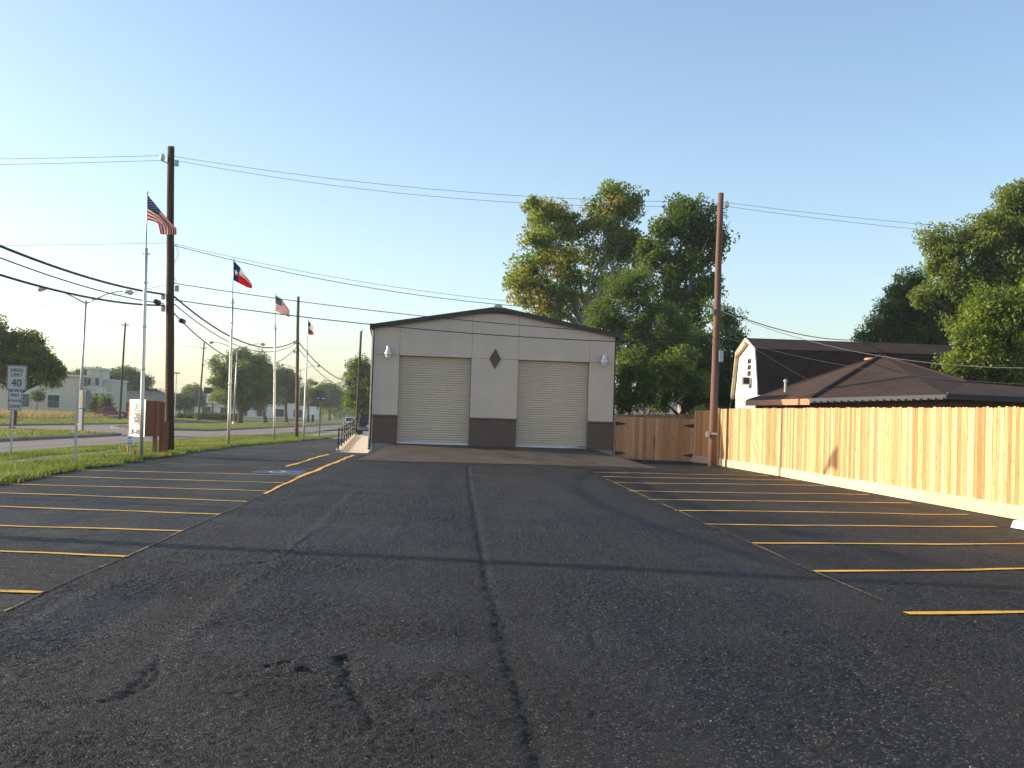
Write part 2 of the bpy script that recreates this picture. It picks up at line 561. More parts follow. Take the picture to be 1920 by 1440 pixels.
M_PLASTIC = simple('grey_bumper', (.2, .21, .22), .5, var=.05)
M_PORC = simple('cream_porcelain', (.72, .7, .64), .25, var=.05)
M_USFLAG = mat_us_flag()
M_TXFLAG = mat_tx_flag()
M_BLUESIGN = simple('blue_street_sign', (.02, .07, .33), .4, var=.05)
M_REDFLAG = simple('red_marker_cloth', (.75, .06, .04), .6, var=.05)
M_STOP = simple('white_wheel_stop_paint', (.8, .79, .77), .6, var=.05)
M_CLEAR = simple('frosted_lamp_glass', (.78, .74, .68), .15, var=.04)


# ------------------------------------------------------------------ mesh helpers
class MB:
    def __init__(self):
        self.v = []
        self.f = []

    def add(self, vs, fs):
        o = len(self.v)
        self.v += [tuple(p) for p in vs]
        self.f += [tuple(i + o for i in f) for f in fs]
        return self

    def box(self, c, s, rz=0.0):
        hx, hy, hz = s[0] / 2, s[1] / 2, s[2] / 2
        co, si = math.cos(rz), math.sin(rz)
        vs = []
        for dz in (-hz, hz):
            for dx, dy in ((-hx, -hy), (hx, -hy), (hx, hy), (-hx, hy)):
                vs.append((c[0] + dx * co - dy * si, c[1] + dx * si + dy * co, c[2] + dz))
        return self.add(vs, [(3, 2, 1, 0), (4, 5, 6, 7), (0, 1, 5, 4), (1, 2, 6, 5), (2, 3, 7, 6), (3, 0, 4, 7)])

    def tube(self, pts, rs, n=8, cap=True):
        pts = [Vector(p) for p in pts]
        if not hasattr(rs, '__len__'):
            rs = [rs] * len(pts)
        o = len(self.v)
        up = Vector((0, 0, 1))
        for i, p in enumerate(pts):
            d = (pts[min(i + 1, len(pts) - 1)] - pts[max(i - 1, 0)]).normalized()
            a = d.cross(up)
            if a.length < .05:
                a = d.cross(Vector((1, 0, 0)))
            a.normalize()
            b = d.cross(a)
            for k in range(n):
                t = 2 * math.pi * k / n
                self.v.append(tuple(p + (a * math.cos(t) + b * math.sin(t)) * rs[i]))
        for i in range(len(pts) - 1):
            for k in range(n):
                k2 = (k + 1) % n
                self.f.append((o + i * n + k, o + i * n + k2, o + (i + 1) * n + k2, o + (i + 1) * n + k))
        if cap:
            self.f.append(tuple(o + k for k in range(n))[::-1])
            self.f.append(tuple(o + (len(pts) - 1) * n + k for k in range(n)))
        return self

    def lathe(self, c, prof, n=14):
        """prof: (radius, z) from bottom up, about a vertical axis through c"""
        o = len(self.v)
        for r_, z in prof:
            for k in range(n):
                t = 2 * math.pi * k / n
                self.v.append((c[0] + r_ * math.cos(t), c[1] + r_ * math.sin(t), c[2] + z))
        for i in range(len(prof) - 1):
            for k in range(n):
                k2 = (k + 1) % n
                self.f.append((o + i * n + k, o + i * n + k2, o + (i + 1) * n + k2, o + (i + 1) * n + k))
        self.f.append(tuple(o + k for k in range(n))[::-1])
        self.f.append(tuple(o + (len(prof) - 1) * n + k for k in range(n)))
        return self

    def prism(self, poly, off):
        """closed 3D polygon extruded by a vector"""
        n = len(poly)
        off = Vector(off)
        a = [Vector(p) for p in poly]
        b = [p + off for p in a]
        fs = [tuple(range(n))[::-1], tuple(range(n, 2 * n))]
        for i in range(n):
            j = (i + 1) % n
            fs.append((i, j, n + j, n + i))
        return self.add(a + b, fs)

    def build(self, name, mat, parent=None, smooth=False, loc=None, bevel=0.0):
        me = bpy.data.meshes.new(name)
        vs = self.v
        if loc is not None:
            vs = [(p[0] - loc[0], p[1] - loc[1], p[2] - loc[2]) for p in vs]
        me.from_pydata(vs, [], self.f)
        me.materials.append(mat)
        if smooth:
            for p in me.polygons:
                p.use_smooth = True
        me.update()
        o = bpy.data.objects.new(name, me)
        if loc is not None:
            o.location = loc
        COL.objects.link(o)
        if parent is not None:
            o.parent = parent
        if bevel:
            md = o.modifiers.new('bevel', 'BEVEL')
            md.width = bevel
            md.segments = 2
            md.limit_method = 'ANGLE'
        return o


def empty(name, loc, rz=0.0):
    o = bpy.data.objects.new(name, None)
    o.location = loc
    o.rotation_euler = (0, 0, rz)
    o.empty_display_size = .2
    COL.objects.link(o)
    return o


def tag(o, label, cat, group=None):
    o['label'] = label
    o['category'] = cat
    if group:
        o['group'] = group
    return o


def struct(o):
    o['kind'] = 'structure'
    return o


def uv_planar(o, ax_u, ax_v):
    me = o.data
    uv = me.uv_layers.new(name='UVMap')
    ax_u = Vector(ax_u)
    ax_v = Vector(ax_v)
    for l in me.loops:
        p = me.vertices[l.vertex_index].co
        uv.data[l.index].uv = (p.dot(ax_u), p.dot(ax_v))


def text(s, size, loc, rot, mat, parent, name='lettering', align='CENTER', bold=0.0, sx=1.0):
    cu_ = bpy.data.curves.new('t', 'FONT')
    cu_.body = s
    cu_.size = size
    cu_.align_x = align
    cu_.align_y = 'CENTER'
    cu_.extrude = .002
    cu_.offset = bold
    to = bpy.data.objects.new('t', cu_)
    COL.objects.link(to)
    dg = bpy.context.evaluated_depsgraph_get()
    me = bpy.data.meshes.new_from_object(to.evaluated_get(dg))
    bpy.data.objects.remove(to)
    me.materials.clear()
    me.materials.append(mat)
    o = bpy.data.objects.new(name, me)
    COL.objects.link(o)
    o.parent = parent
    o.location = loc
    o.rotation_euler = rot
    o.scale = (sx, 1, 1)
    return o


def grid_sheet(name, xs, ys, zf, mat, smooth=True):
    X, Y = np.meshgrid(xs, ys)
    Z = zf(X, Y)
    v = np.stack([X, Y, Z], -1).reshape(-1, 3)
    nx, ny = len(xs), len(ys)
    i = np.arange(ny - 1)[:, None] * nx + np.arange(nx - 1)[None, :]
    f = np.stack([i, i + 1, i + nx + 1, i + nx], -1).reshape(-1, 4)
    return fast_mesh(name, v, f, mat, smooth)


def fast_mesh(name, v, f, mat, smooth=False, tint=None, parent=None):
    me = bpy.data.meshes.new(name)
    k = f.shape[1]
    me.vertices.add(len(v))
    me.vertices.foreach_set('co', np.ascontiguousarray(v, dtype=np.float32).ravel())
    me.loops.add(f.size)
    me.loops.foreach_set('vertex_index', np.ascontiguousarray(f, dtype=np.int32).ravel())
    me.polygons.add(len(f))
    me.polygons.foreach_set('loop_start', np.arange(0, f.size, k, dtype=np.int32))
    me.polygons.foreach_set('loop_total', np.full(len(f), k, dtype=np.int32))
    if smooth:
        me.polygons.foreach_set('use_smooth', np.ones(len(f), dtype=bool))
    if tint is not None:
        a = me.attributes.new('tint', 'FLOAT', 'POINT')
        a.data.foreach_set('value', np.ascontiguousarray(tint, dtype=np.float32))
    me.materials.append(mat)
    me.update()
    me.validate()
    o = bpy.data.objects.new(name, me)
    COL.objects.link(o)
    if parent is not None:
        o.parent = parent
    return o


# ------------------------------------------------------------------ the ground
def vnoise(x, y, s, seed=0):
    """cheap smooth value noise"""
    r_ = np.random.default_rng(seed)
    T = r_.random((64, 64))
    x = x / s
    y = y / s
    xi = np.floor(x).astype(int)
    yi = np.floor(y).astype(int)
    fx = x - xi
    fy = y - yi
    fx = fx * fx * (3 - 2 * fx)
    fy = fy * fy * (3 - 2 * fy)
    g = lambda a, b: T[a % 64, b % 64]
    return (g(xi, yi) * (1 - fx) + g(xi + 1, yi) * fx) * (1 - fy) + (g(xi, yi + 1) * (1 - fx) + g(xi + 1, yi + 1) * fx) * fy


# cracks, seams and patch edges of the lot, traced on the asphalt: (points in px, half width m, depth m)
SEAMS = [
    ([(1016, 1440), (1000, 1395), (985, 1330), (962, 1262), (945, 1215), (938, 1160), (915, 1095), (903, 1030), (893, 975), (884, 930), (878, 885), (877, 872)], .05, -.02),
    ([(668, 922), (640, 945), (602, 985), (560, 1025), (522, 1048), (470, 1085), (420, 1130), (375, 1175), (330, 1215), (298, 1245)], .09, .009),
    ([(285, 1050), (330, 1056), (390, 1062), (450, 1060), (510, 1052), (540, 1040), (575, 1012), (592, 1000)], .03, -.013),
    ([(75, 1320), (130, 1318), (190, 1316), (225, 1310), (260, 1288), (285, 1265), (298, 1240)], .03, -.015),
    ([(505, 1248), (535, 1240), (560, 1250), (595, 1260), (625, 1245), (655, 1225)], .024, -.016),
    ([(645, 1228), (655, 1270), (668, 1300), (690, 1335), (700, 1365)], .03, -.016),
    ([(1505, 1140), (1560, 1180), (1590, 1188), (1618, 1205), (1640, 1232), (1668, 1245), (1700, 1262), (1745, 1278), (1790, 1295), (1840, 1325), (1880, 1350)], .025, -.012),
    ([(1620, 1195), (1640, 1186), (1660, 1184)], .03, -.012),
    ([(1590, 1255), (1630, 1290), (1660, 1310), (1700, 1320)], .04, -.012),
    ([(1490, 1365), (1530, 1395), (1570, 1420), (1600, 1440)], .05, -.012),
    ([(1265, 1056), (1290, 1050), (1318, 1042), (1345, 1040)], .035, -.01),
    ([(1040, 975), (1062, 984), (1080, 998), (1092, 1010)], .05, .008),
    ([(1140, 1070), (1160, 1082), (1180, 1095), (1200, 1096)], .05, -.008),
    ([(950, 1108), (965, 1113), (985, 1113)], .03, -.014),
    ([(0, 1175), (60, 1150), (120, 1120), (160, 1090)], .08, -.01),
    ([(1110, 1180), (1114, 1205), (1118, 1215)], .03, -.01),
    ([(0, 1065), (60, 1075), (130, 1085)], .05, -.008),
]
PATCHES = [([(300, 1036), (420, 1028), (520, 1034), (540, 1042), (510, 1052), (400, 1060), (300, 1052)], .006),
           ([(20, 1255), (150, 1225), (285, 1232), (296, 1245), (262, 1286), (200, 1312), (80, 1318), (0, 1316)], .006),
           ([(535, 1246), (560, 1244), (580, 1250), (560, 1258)], .02)]


def seg_dist(X, Y, P):
    best = np.full(X.shape, 1e9)
    for a, b in zip(P[:-1], P[1:]):
        dx, dy = b[0] - a[0], b[1] - a[1]
        t = np.clip(((X - a[0]) * dx + (Y - a[1]) * dy) / (dx * dx + dy * dy + 1e-9), 0, 1)
        best = np.minimum(best, np.hypot(X - a[0] - t * dx, Y - a[1] - t * dy))
    return best


def inside(X, Y, P):
    r_ = np.zeros(X.shape, bool)
    n = len(P)
    for i in range(n):
        a, b = P[i], P[(i + 1) % n]
        c = ((a[1] > Y) != (b[1] > Y)) & (X < (b[0] - a[0]) * (Y - a[1]) / (b[1] - a[1] + 1e-12) + a[0])
        r_ ^= c
    return r_


SEAM_G = [([on_lot(*p) for p in ps], w, d) for ps, w, d in SEAMS]
PATCH_G = [([on_lot(*p) for p in ps], h) for ps, h in PATCHES]


def lot_height(X, Y, detail=True):
    Z = lot_z(Y)
    Z = Z + (vnoise(X + 50, Y + 50, 1.9, 3) - .5) * .016 + (vnoise(X + 50, Y + 90, .55, 4) - .5) * .006
    if detail:
        wob = (vnoise(X + 30, Y + 30, .14, 5) - .5) * .07 + (vnoise(X + 30, Y + 30, .05, 6) - .5) * .03
        for P, w, d in SEAM_G:
            x0 = min(p[0] for p in P) - 1
            x1 = max(p[0] for p in P) + 1
            y0 = min(p[1] for p in P) - 1
            y1 = max(p[1] for p in P) + 1
            k = (X > x0) & (X < x1) & (Y > y0) & (Y < y1)
            if not k.any():
                continue
            dd = np.abs(seg_dist(X[k], Y[k], P) + wob[k])
            Z[k] += d * np.exp(-(dd / w) ** 2)
        for P, h in PATCH_G:
            k = inside(X + wob, Y + wob, P)
            Z[k] += h
        # coarse rough aggregate
        Z = Z + ((rng.random(X.shape) - .5) * .0105) * (.55 + .9 * vnoise(X + 9, Y + 9, .8, 21))
    return Z


def fence_x(Y):
    return 10.42 - .034 * (Y - 19.9)


# lot edge towards the grass (left) as measured
EDGE = [(-8.9, -30), (-8.92, 22.7), (-9.0, 27.3), (-8.95, 32.6), (-9.03, 37.1), (-9.0, 45.4), (-8.9, 55), (-8.8, 64), (-8.6, 76)]


def edge_x(Y):
    return np.interp(Y, [e[1] for e in EDGE], [e[0] for e in EDGE])


ys = [-12.0, -8, -4, 0, 2, 3.5]
while ys[-1] < 44:
    y = ys[-1]
    ys.append(y + max(.023, min(.3, y * y / 3300)) if y > 3.4 else y + .2)
ys = np.array(ys)
us = np.concatenate([np.linspace(0, .27, 70, endpoint=False), np.linspace(.27, .73, 430, endpoint=False), np.linspace(.73, 1, 70)])
UU, YY = np.meshgrid(us, ys)
XL = edge_x(YY)
XR = fence_x(YY) + .25
XX = XL + (XR - XL) * UU
# keep columns near the camera dense
vv = np.stack([XX, YY, lot_height(XX, YY)], -1).reshape(-1, 3)
nx, ny = len(us), len(ys)
ii = np.arange(ny - 1)[:, None] * nx + np.arange(nx - 1)[None, :]
lot = struct(fast_mesh('parking_lot', vv, np.stack([ii, ii + 1, ii + nx + 1, ii + nx], -1).reshape(-1, 4), M_ASPH, True))
# the strip of the lot that runs on past the building, towards the side drive
ys2 = np.linspace(44, 76, 60)
us2 = np.linspace(0, 1, 20)
U2, Y2 = np.meshgrid(us2, ys2)
zfar = lambda Y: np.where(Y < 46, lot_z(Y), lot_z(46.) - (Y - 46) * .0062)
X2 = edge_x(Y2) + (-4.6 - (Y2 - 43) * .055 - edge_x(Y2)) * U2
v2 = np.stack([X2, Y2, zfar(Y2) + .0], -1).reshape(-1, 3)
ii = np.arange(59)[:, None] * 20 + np.arange(19)[None, :]
struct(fast_mesh('side_lot', v2, np.stack([ii, ii + 1, ii + 21, ii + 20], -1).reshape(-1, 4), M_ASPH, True))

# darker sealer bands, tyre arcs and a painted sunlit ridge: a stain mask on the lot mesh
STAINS = [([(1105, 880), (1180, 905), (1260, 935), (1330, 965), (1400, 1005), (1440, 1025)], .4, 1.0),
          ([(1290, 925), (1370, 950), (1450, 975), (1530, 1005)], .35, .8),
          ([(1400, 1010), (1500, 1040), (1590, 1062), (1680, 1080)], .35, .8),
          ([(1620, 1020), (1720, 1060), (1800, 1085), (1900, 1120)], .3, .7),
          ([(300, 1065), (400, 1072), (480, 1066)], .25, .9),
          ([(820, 880), (850, 960), (880, 1060), (905, 1180), (950, 1330)], .35, .45),
          ([(600, 1300), (660, 1330), (720, 1390)], .3, .7),
          ([(150, 1130), (300, 1120), (420, 1150)], .3, .6)]
stv = np.zeros(XX.shape)
LIGHT = [(SEAMS[1][0], .1, .9), ([(1600, 1190), (1640, 1225), (1700, 1258), (1800, 1300), (1890, 1350)], .12, .5), ([(1020, 960), (1062, 984), (1092, 1010)], .12, .5)]  # pale strips along seams; the first paints in a sunlit ridge
for ps, w_, k_ in STAINS:
    P_ = [on_lot(*p) for p in ps]
    d_ = seg_dist(XX, YY, P_) + (vnoise(XX + 20, YY + 20, .5, 15) - .5) * .3
    stv = np.maximum(stv, k_ * np.exp(-(np.clip(d_, 0, None) / w_) ** 2))
for ps, w_, k_ in LIGHT:
    d_ = seg_dist(XX, YY, [on_lot(*p) for p in ps]) + (vnoise(XX + 20, YY + 20, .2, 16) - .5) * .12
    stv -= k_ * np.exp(-(np.clip(d_, 0, None) / w_) ** 2)
sa = lot.data.attributes.new('stain_and_lit', 'FLOAT', 'POINT')
sa.data.foreach_set('value', stv.astype(np.float32).ravel())

# one sheet to the horizon
g = MB()
g.add([(-3000, -600, -.12), (3000, -600, -.12), (3000, 4500, -.12), (-3000, 4500, -.12)], [(0, 1, 2, 3)])
struct(g.build('ground', M_GRASSG))

# street (two carriageways) at z = 0
KERB_X = -15.5
st = grid_sheet('street', np.linspace(-39.2, KERB_X, 12), np.array([-80, 0, 40, 80, 120, 200, 300, 420, 600.]), lambda X, Y: X * 0, M_STREET)
struct(st)
# street joints: dark sealed lines in the concrete
for x in (-19.1, -35.6):
    j = MB().box((x, 150, .004), (.05, 500, .004))
    o = j.build('sealed_joint', simple('joint_tar_%d' % int(-x), (.06, .05, .045), .8))
    o.parent = st

# near verge: from the kerb up to the lot
ysv = np.concatenate([np.linspace(-40, 20, 20, endpoint=False), np.linspace(20, 110, 180)])


def verge_z(X, Y):
    ez = np.where(Y < 44, lot_z(Y), zfar(Y))
    ez = np.where(Y > 76, .25, ez)
    t = np.clip((X - KERB_X) / (edge_x(Y) - KERB_X), 0, 1.15)
    return .13 + (ez + .03 - .13) * (t ** .8) + (vnoise(X + 70, Y + 70, .8, 9) - .5) * .05 * np.clip(t * 6, 0, 1) * np.clip((1.02 - t) * 8, 0, 1)


uv_ = np.linspace(0, 1.012, 50)
Uv, Yv = np.meshgrid(uv_, ysv)
Xv = KERB_X + .16 + (edge_x(Yv) - KERB_X - .16) * Uv
vz = np.stack([Xv, Yv, verge_z(Xv, Yv)], -1).reshape(-1, 3)
ii = np.arange(len(ysv) - 1)[:, None] * 50 + np.arange(49)[None, :]
struct(fast_mesh('grass_verge', vz, np.stack([ii, ii + 1, ii + 51, ii + 50], -1).reshape(-1, 4), M_GRASSG, True))
# footpath inside the verge
pw = MB()
for k in range(64):
    y0 = -20 + k * 1.5
    if y0 > 74:
        break
    x0 = -12.35 + .01 * y0 * 0
    zz = [float(verge_z(np.array([x]), np.array([y]))[0]) + .02 for x, y in ((x0, y0), (x0 + 1.15, y0), (x0 + 1.15, y0 + 1.49), (x0, y0 + 1.49))]
    pw.add([(x0, y0, zz[0]), (x0 + 1.15, y0, zz[1]), (x0 + 1.15, y0 + 1.49, zz[2]), (x0, y0 + 1.49, zz[3])], [(0, 1, 2, 3)])
struct(pw.build('footpath', simple('mossy_path_concrete', (.13, .115, .085), .9, var=.35, scale=1.5)))
kb = MB()
for k in range(40):
    kb.box((KERB_X + .08, -30 + k * 3.5, .045), (.16, 3.48, .19))
struct(kb.build('street_kerb', M_KERB))


# median islands with rounded ends
def island(name, y0, y1, xa=-31.9, xb=-22.7):
    cx = (xa + xb) / 2
    w = (xb - xa) / 2
    pts = []
    for k in range(13):
        t = math.pi * k / 12
        pts.append((cx + w * math.cos(t), y1 - w * .75 + w * .75 * math.sin(t)))
    for k in range(13):
        t = math.pi + math.pi * k / 12
        pts.append((cx + w * math.cos(t), y0 + w * .75 + w * .75 * math.sin(t)))
    m = MB()
    m.prism([(p[0], p[1], .0) for p in pts], (0, 0, .15))
    struct(m.build(name, M_KERB))
    m = MB()
    inner = [(cx + (p[0] - cx) * .955, p[1] + (.15 if p[1] < (y0 + y1) / 2 else -.15)) for p in pts]
    m.add([(p[0], p[1], .155) for p in inner] + [(cx, y0 + 6, .28), (cx, y1 - 6, .28)], [])
    n = len(inner)
    for i in range(n):
        j = (i + 1) % n
        c = n + 1 if (i < 12 or i == n) else n
        if i < 12:
            m.f.append((i, j, n + 1))
        elif i == 12:
            m.f.append((i, j, n, n + 1))
        elif i < n - 1:
            m.f.append((i, j, n))
        else:
            m.f.append((i, j, n + 1, n))
    struct(m.build('median_lawn', M_GRASSG))


island('median_island', -60, 81)
island('median_island', 103, 330)

# far side: kerb, mown verge that rises a little, meadow
struct(MB().box((-39.28, 250, .05), (.16, 660, .2)).build('far_kerb', M_KERB))
fz = lambda X, Y: np.interp(X, [-400, -52, -47, -40, -39.3], [.75, .6, .42, .17, .14]) + (vnoise(X + 900, Y + 900, 6, 12) - .5) * .1 * np.clip((-41 - X) / 4, 0, 1)
struct(grid_sheet('far_verge', np.concatenate([np.linspace(-400, -60, 20, endpoint=False), np.linspace(-60, -39.36, 24)]), np.linspace(-40, 560, 120), fz, M_GRASSG))
struct(grid_sheet('meadow', np.linspace(-150, -47.5, 40), np.linspace(60, 161, 30), lambda X, Y: fz(X, Y) + .05, M_FIELD))
# yard ground right of the fence and behind the building
struct(grid_sheet('yard_ground', np.linspace(6.2, 70, 14), np.linspace(43.7, 110, 10), lambda X, Y: X * 0 + .38, M_DIRT))
struct(grid_sheet('neighbour_yard', np.linspace(10.9, 70, 14), np.linspace(-5, 43.68, 10), lambda X, Y: X * 0 + .26, M_DIRT))
struct(grid_sheet('front_drive', np.linspace(-15.3, 0, 8), np.linspace(76.05, 118, 8), lambda X, Y: np.interp(X, [-15.3, -11, 0], [.05, .26, .28]), M_KERB))

# apron that climbs to the doors
AZ = rad(3.2)
GA = Vector((-3.07, 42.57, 0))
GU = Vector((math.cos(AZ), math.sin(AZ), 0))
GV = Vector((-math.sin(AZ), math.cos(AZ), 0))


def gp(s, d, z):
    """point on the garage: s along the front, d inwards, z up"""
    return GA + GU * s + GV * d + Vector((0, 0, z))


ap = MB()
rows = []
for k in range(7):
    t = k / 6
    d = -6.2 + 6.18 * t
    sl = -.3 + (.72 + .3) * t ** 1.0
    sr = 9.6 + (8.5 - 9.6) * t
    row = []
    base = GA + GU * 4.5 + GV * d
    zb = float(lot_z(base.y))
    zc = zb + .006 + (.83 - zb) * (t ** 1.25)
    for s, z in ((sl - .55 * (.25 + t), zb - .03), (sl, zc), (2.2, zc + .004), (4.5, zc + .006), (6.8, zc + .004), (sr, zc), (sr + .75 * (.3 + t), zb - .03)):
        row.append(tuple(gp(s, d, z)))
    rows.append(row)
for r_ in rows:
    ap.v += r_
for i in range(6):
    for j in range(6):
        a = i * 7 + j
        ap.f.append((a, a + 1, a + 8, a + 7))
struct(ap.build('door_apron', M_APRON))


# ------------------------------------------------------------------ stall lines (parts of the lot)
def paint(p0, p1, w, mat, name='stall_line', wob=.03, seed=0, lift=.01):
    a, b = Vector(p0[:2]), Vector(p1[:2])
    L_ = (b - a).length
    n = max(2, int(L_ / .16))
    r_ = np.random.default_rng(seed)
    t = np.linspace(0, 1, n + 1)
    ph = r_.random(4) * 6.28
    side = wob * (np.sin(t * L_ * 1.1 + ph[0]) * .6 + np.sin(t * L_ * 2.7 + ph[1]) * .35)
    hw = w / 2 * (1 + .18 * np.sin(t * L_ * 3.1 + ph[2]) + .12 * (r_.random(n + 1) - .5))
    d = (b - a).normalized()
    nrm = np.array([-d.y, d.x])
    ctr = np.array(a)[None] + t[:, None] * np.array(b - a)[None] + side[:, None] * nrm[None]
    A_ = ctr + nrm[None] * hw[:, None]
    B_ = ctr - nrm[None] * hw[:, None]
    AX = np.concatenate([A_, B_])
    Z = lot_z(AX[:, 1]) if AX[0, 1] < 44 else zfar(AX[:, 1])
    Z = Z + (vnoise(AX[:, 0] + 50, AX[:, 1] + 50, 1.9, 3) - .5) * .016 + (vnoise(AX[:, 0] + 50, AX[:, 1] + 90, .55, 4) - .5) * .006 + lift
    v = np.concatenate([AX, Z[:, None]], 1)
    i = np.arange(n)
    f = np.stack([i, i + n + 1, i + n + 2, i + 1], -1)
    o = fast_mesh(name, v, f, mat, False)
    o.parent = lot
    return o


RL = [((1698, 1151), (1960, 1148)), ((1523, 1071), (1930, 1068)), ((1408, 1020), (1935, 1020)), ((1323, 984), (1868, 988)),
      ((1265, 958), (1815, 965)), ((1213, 937), (1708, 944)), ((1180, 921), (1627, 928)), ((1150, 905), (1556, 911)),
      ((1130, 894), (1500, 901)), ((1112, 886), (1440, 892))]
for k, (a, b) in enumerate(RL):
    paint(on_lot(*a), on_lot(*b), .115, M_YEL, seed=k)
LL = [((76, 1113), (-60, 1108)), ((238, 1044), (-40, 1032)), ((342, 997), (-20, 985)), ((413, 965), (-10, 949)),
      ((465, 941), (-5, 924)), ((508, 922), (-2, 907.5)), ((540, 906), (80, 893)), ((573, 892), (142, 882.5)), ((583, 881.5), (213, 873)),
      ((617, 851), (423, 845.5))]
for k, (a, b) in enumerate(LL):
    paint(on_lot(*a), on_lot(*b), .1, M_YEL if k < 8 else M_YELW, seed=40 + k)
paint((-3.55, 40.2), (-3.6, 26.5), .12, M_YEL, seed=70, name='aisle_line')
paint((-3.6, 26.4), (-3.52, 21.3), .07, M_YEL, seed=71, name='aisle_line')
paint((-3.52, 21.2), (-3.47, 9.0), .02, M_YELW, seed=72, name='aisle_line', wob=.012)
paint((4.07, 29.5), (4.08, 18), .045, M_YELW, seed=73, name='aisle_line', wob=.012)
paint((4.08, 18), (4.12, 10.5), .025, M_YELW, seed=74, name='aisle_line', wob=.012)
paint(on_lot(538, 875), on_lot(614, 852.5), .12, M_YEL, seed=75, name='aisle_line')
for k in range(8):      # hatching of the access bay
    a = on_lot(538 + k * 10, 875 - k * 3.0)
    paint((a.x, a.y), (-3.62, a.y - .9), .09, M_YELW, seed=80 + k, name='hatch_line')
for k in range(4):
    a = on_lot(300 + k * 12, 869 + k * 1.0)
    b = on_lot(545 - k * 3, 877 + k * 1.2)
    paint(a, b, .07, M_YELW, seed=95 + k, name='hatch_line')
# blue accessible-bay panel and its white wheelchair mark
paint((-4.95, 28.35), (-3.72, 28.35), 1.35, M_BLUEP, seed=101, name='blue_bay_panel', wob=.0, lift=.012)
for (a, b, w) in (((-4.5, 28.75), (-4.22, 28.45), .08), ((-4.22, 28.45), (-4.22, 28.1), .09), ((-4.22, 28.1), (-4.02, 28.05), .08), ((-4.55, 28.35), (-4.45, 27.95), .08),
                  ((-4.45, 27.95), (-4.15, 27.85), .08), ((-4.35, 28.85), (-4.2, 28.85), .12)):
    paint(a, b, w, M_WHITEP, seed=int(abs(a[0]) * 100), name='wheelchair_mark', wob=0, lift=.018)

# white wheel stop beside the fence
ws = MB()
wsA = on_lot(1868, 992)
prof = [(-.11, 0), (-.085, .13), (.085, .13), (.11, 0)]
L_ = 1.83
wz = wsA.z
ws.v = [(fence_x(17.5) - .95 + p[0] + .0, wsA.y + .25 - e, wz + .012 + p[1]) for e in (0, .06, L_ - .06, L_) for p in [(q[0], q[1] * (.15 if e in (0, L_) else 1)) for q in prof]]
ws.v = [(v[0] - (v[1] - wsA.y) * .034, v[1], v[2]) for v in ws.v]
for s in range(3):
    for i in range(4):
        j = (i + 1) % 4
        ws.f.append((s * 4 + i, s * 4 + j, s * 4 + 4 + j, s * 4 + 4 + i))
ws.f += [(3, 2, 1, 0), (12, 13, 14, 15)]
tag(ws.build('wheel_stop', M_STOP, bevel=.012), 'long white painted concrete wheel stop lying beside the cedar fence', 'wheel stop')


# ------------------------------------------------------------------ the garage building
gar = empty('garage_building', (GA.x, GA.y, .44), AZ)
tag(gar, 'greige stucco metal-framed garage with two tan roll-up doors and taupe wainscot', 'building')
GZ = .44                      # local z = world z - GZ
WID, DEP = 9.2, 20.0
EAVE, PEAK = 5.26, 6.1


def lz(z):
    return z - GZ


def roofz(s):
    return EAVE - .02 + (PEAK - EAVE) * (1 - abs(s - WID / 2) / (WID / 2))


def gpart(mb, name, mat, parent=None, **kw):
    return mb.build(name, mat, parent or gar, **kw)


# side and back walls, with the sunlit side face to the street
w = MB()
for s0, s1 in ((0, .18), (WID - .18, WID)):
    w.add([(s0, .16, lz(.4)), (s1, .16, lz(.4)), (s1, DEP, lz(.4)), (s0, DEP, lz(.4)),
           (s0, .16, lz(5.2)), (s1, .16, lz(5.2)), (s1, DEP, lz(5.2)), (s0, DEP, lz(5.2))],
          [(3, 2, 1, 0), (4, 5, 6, 7), (0, 1, 5, 4), (1, 2, 6, 5), (2, 3, 7, 6), (3, 0, 4, 7)])
w.prism([(0, DEP - .2, lz(.4)), (WID, DEP - .2, lz(.4)), (WID, DEP - .2, lz(5.2)), (WID / 2, DEP - .2, lz(6.0)), (0, DEP - .2, lz(5.2))], (0, .2, 0))
gpart(w, 'side_wall', M_WALL)
# dark backing behind the panel joints
w = MB()
for s0, s1, z0, z1 in ((0.02, .92, .5, 4.2), (3.66, 5.45, .5, 4.2), (8.22, 9.18, .5, 4.2)):
    w.box(((s0 + s1) / 2, .12, (lz(z0) + lz(z1)) / 2), (s1 - s0, .1, z1 - z0))
w.prism([(.02, .07, lz(4.2)), (9.18, .07, lz(4.2)), (9.18, .07, lz(5.2)), (4.6, .07, lz(6.02)), (.02, .07, lz(5.2))], (0, .1, 0))
gpart(w, 'joint_backing', M_FOUND)
J = .005
PW = .07                       # panel thickness


def panel(poly, name='wall_panel', mat=M_WALL, y0=0.0, th=PW):
    gpart(MB().prism([(p[0], y0, lz(p[1])) for p in poly], (0, th, 0)), name, mat)


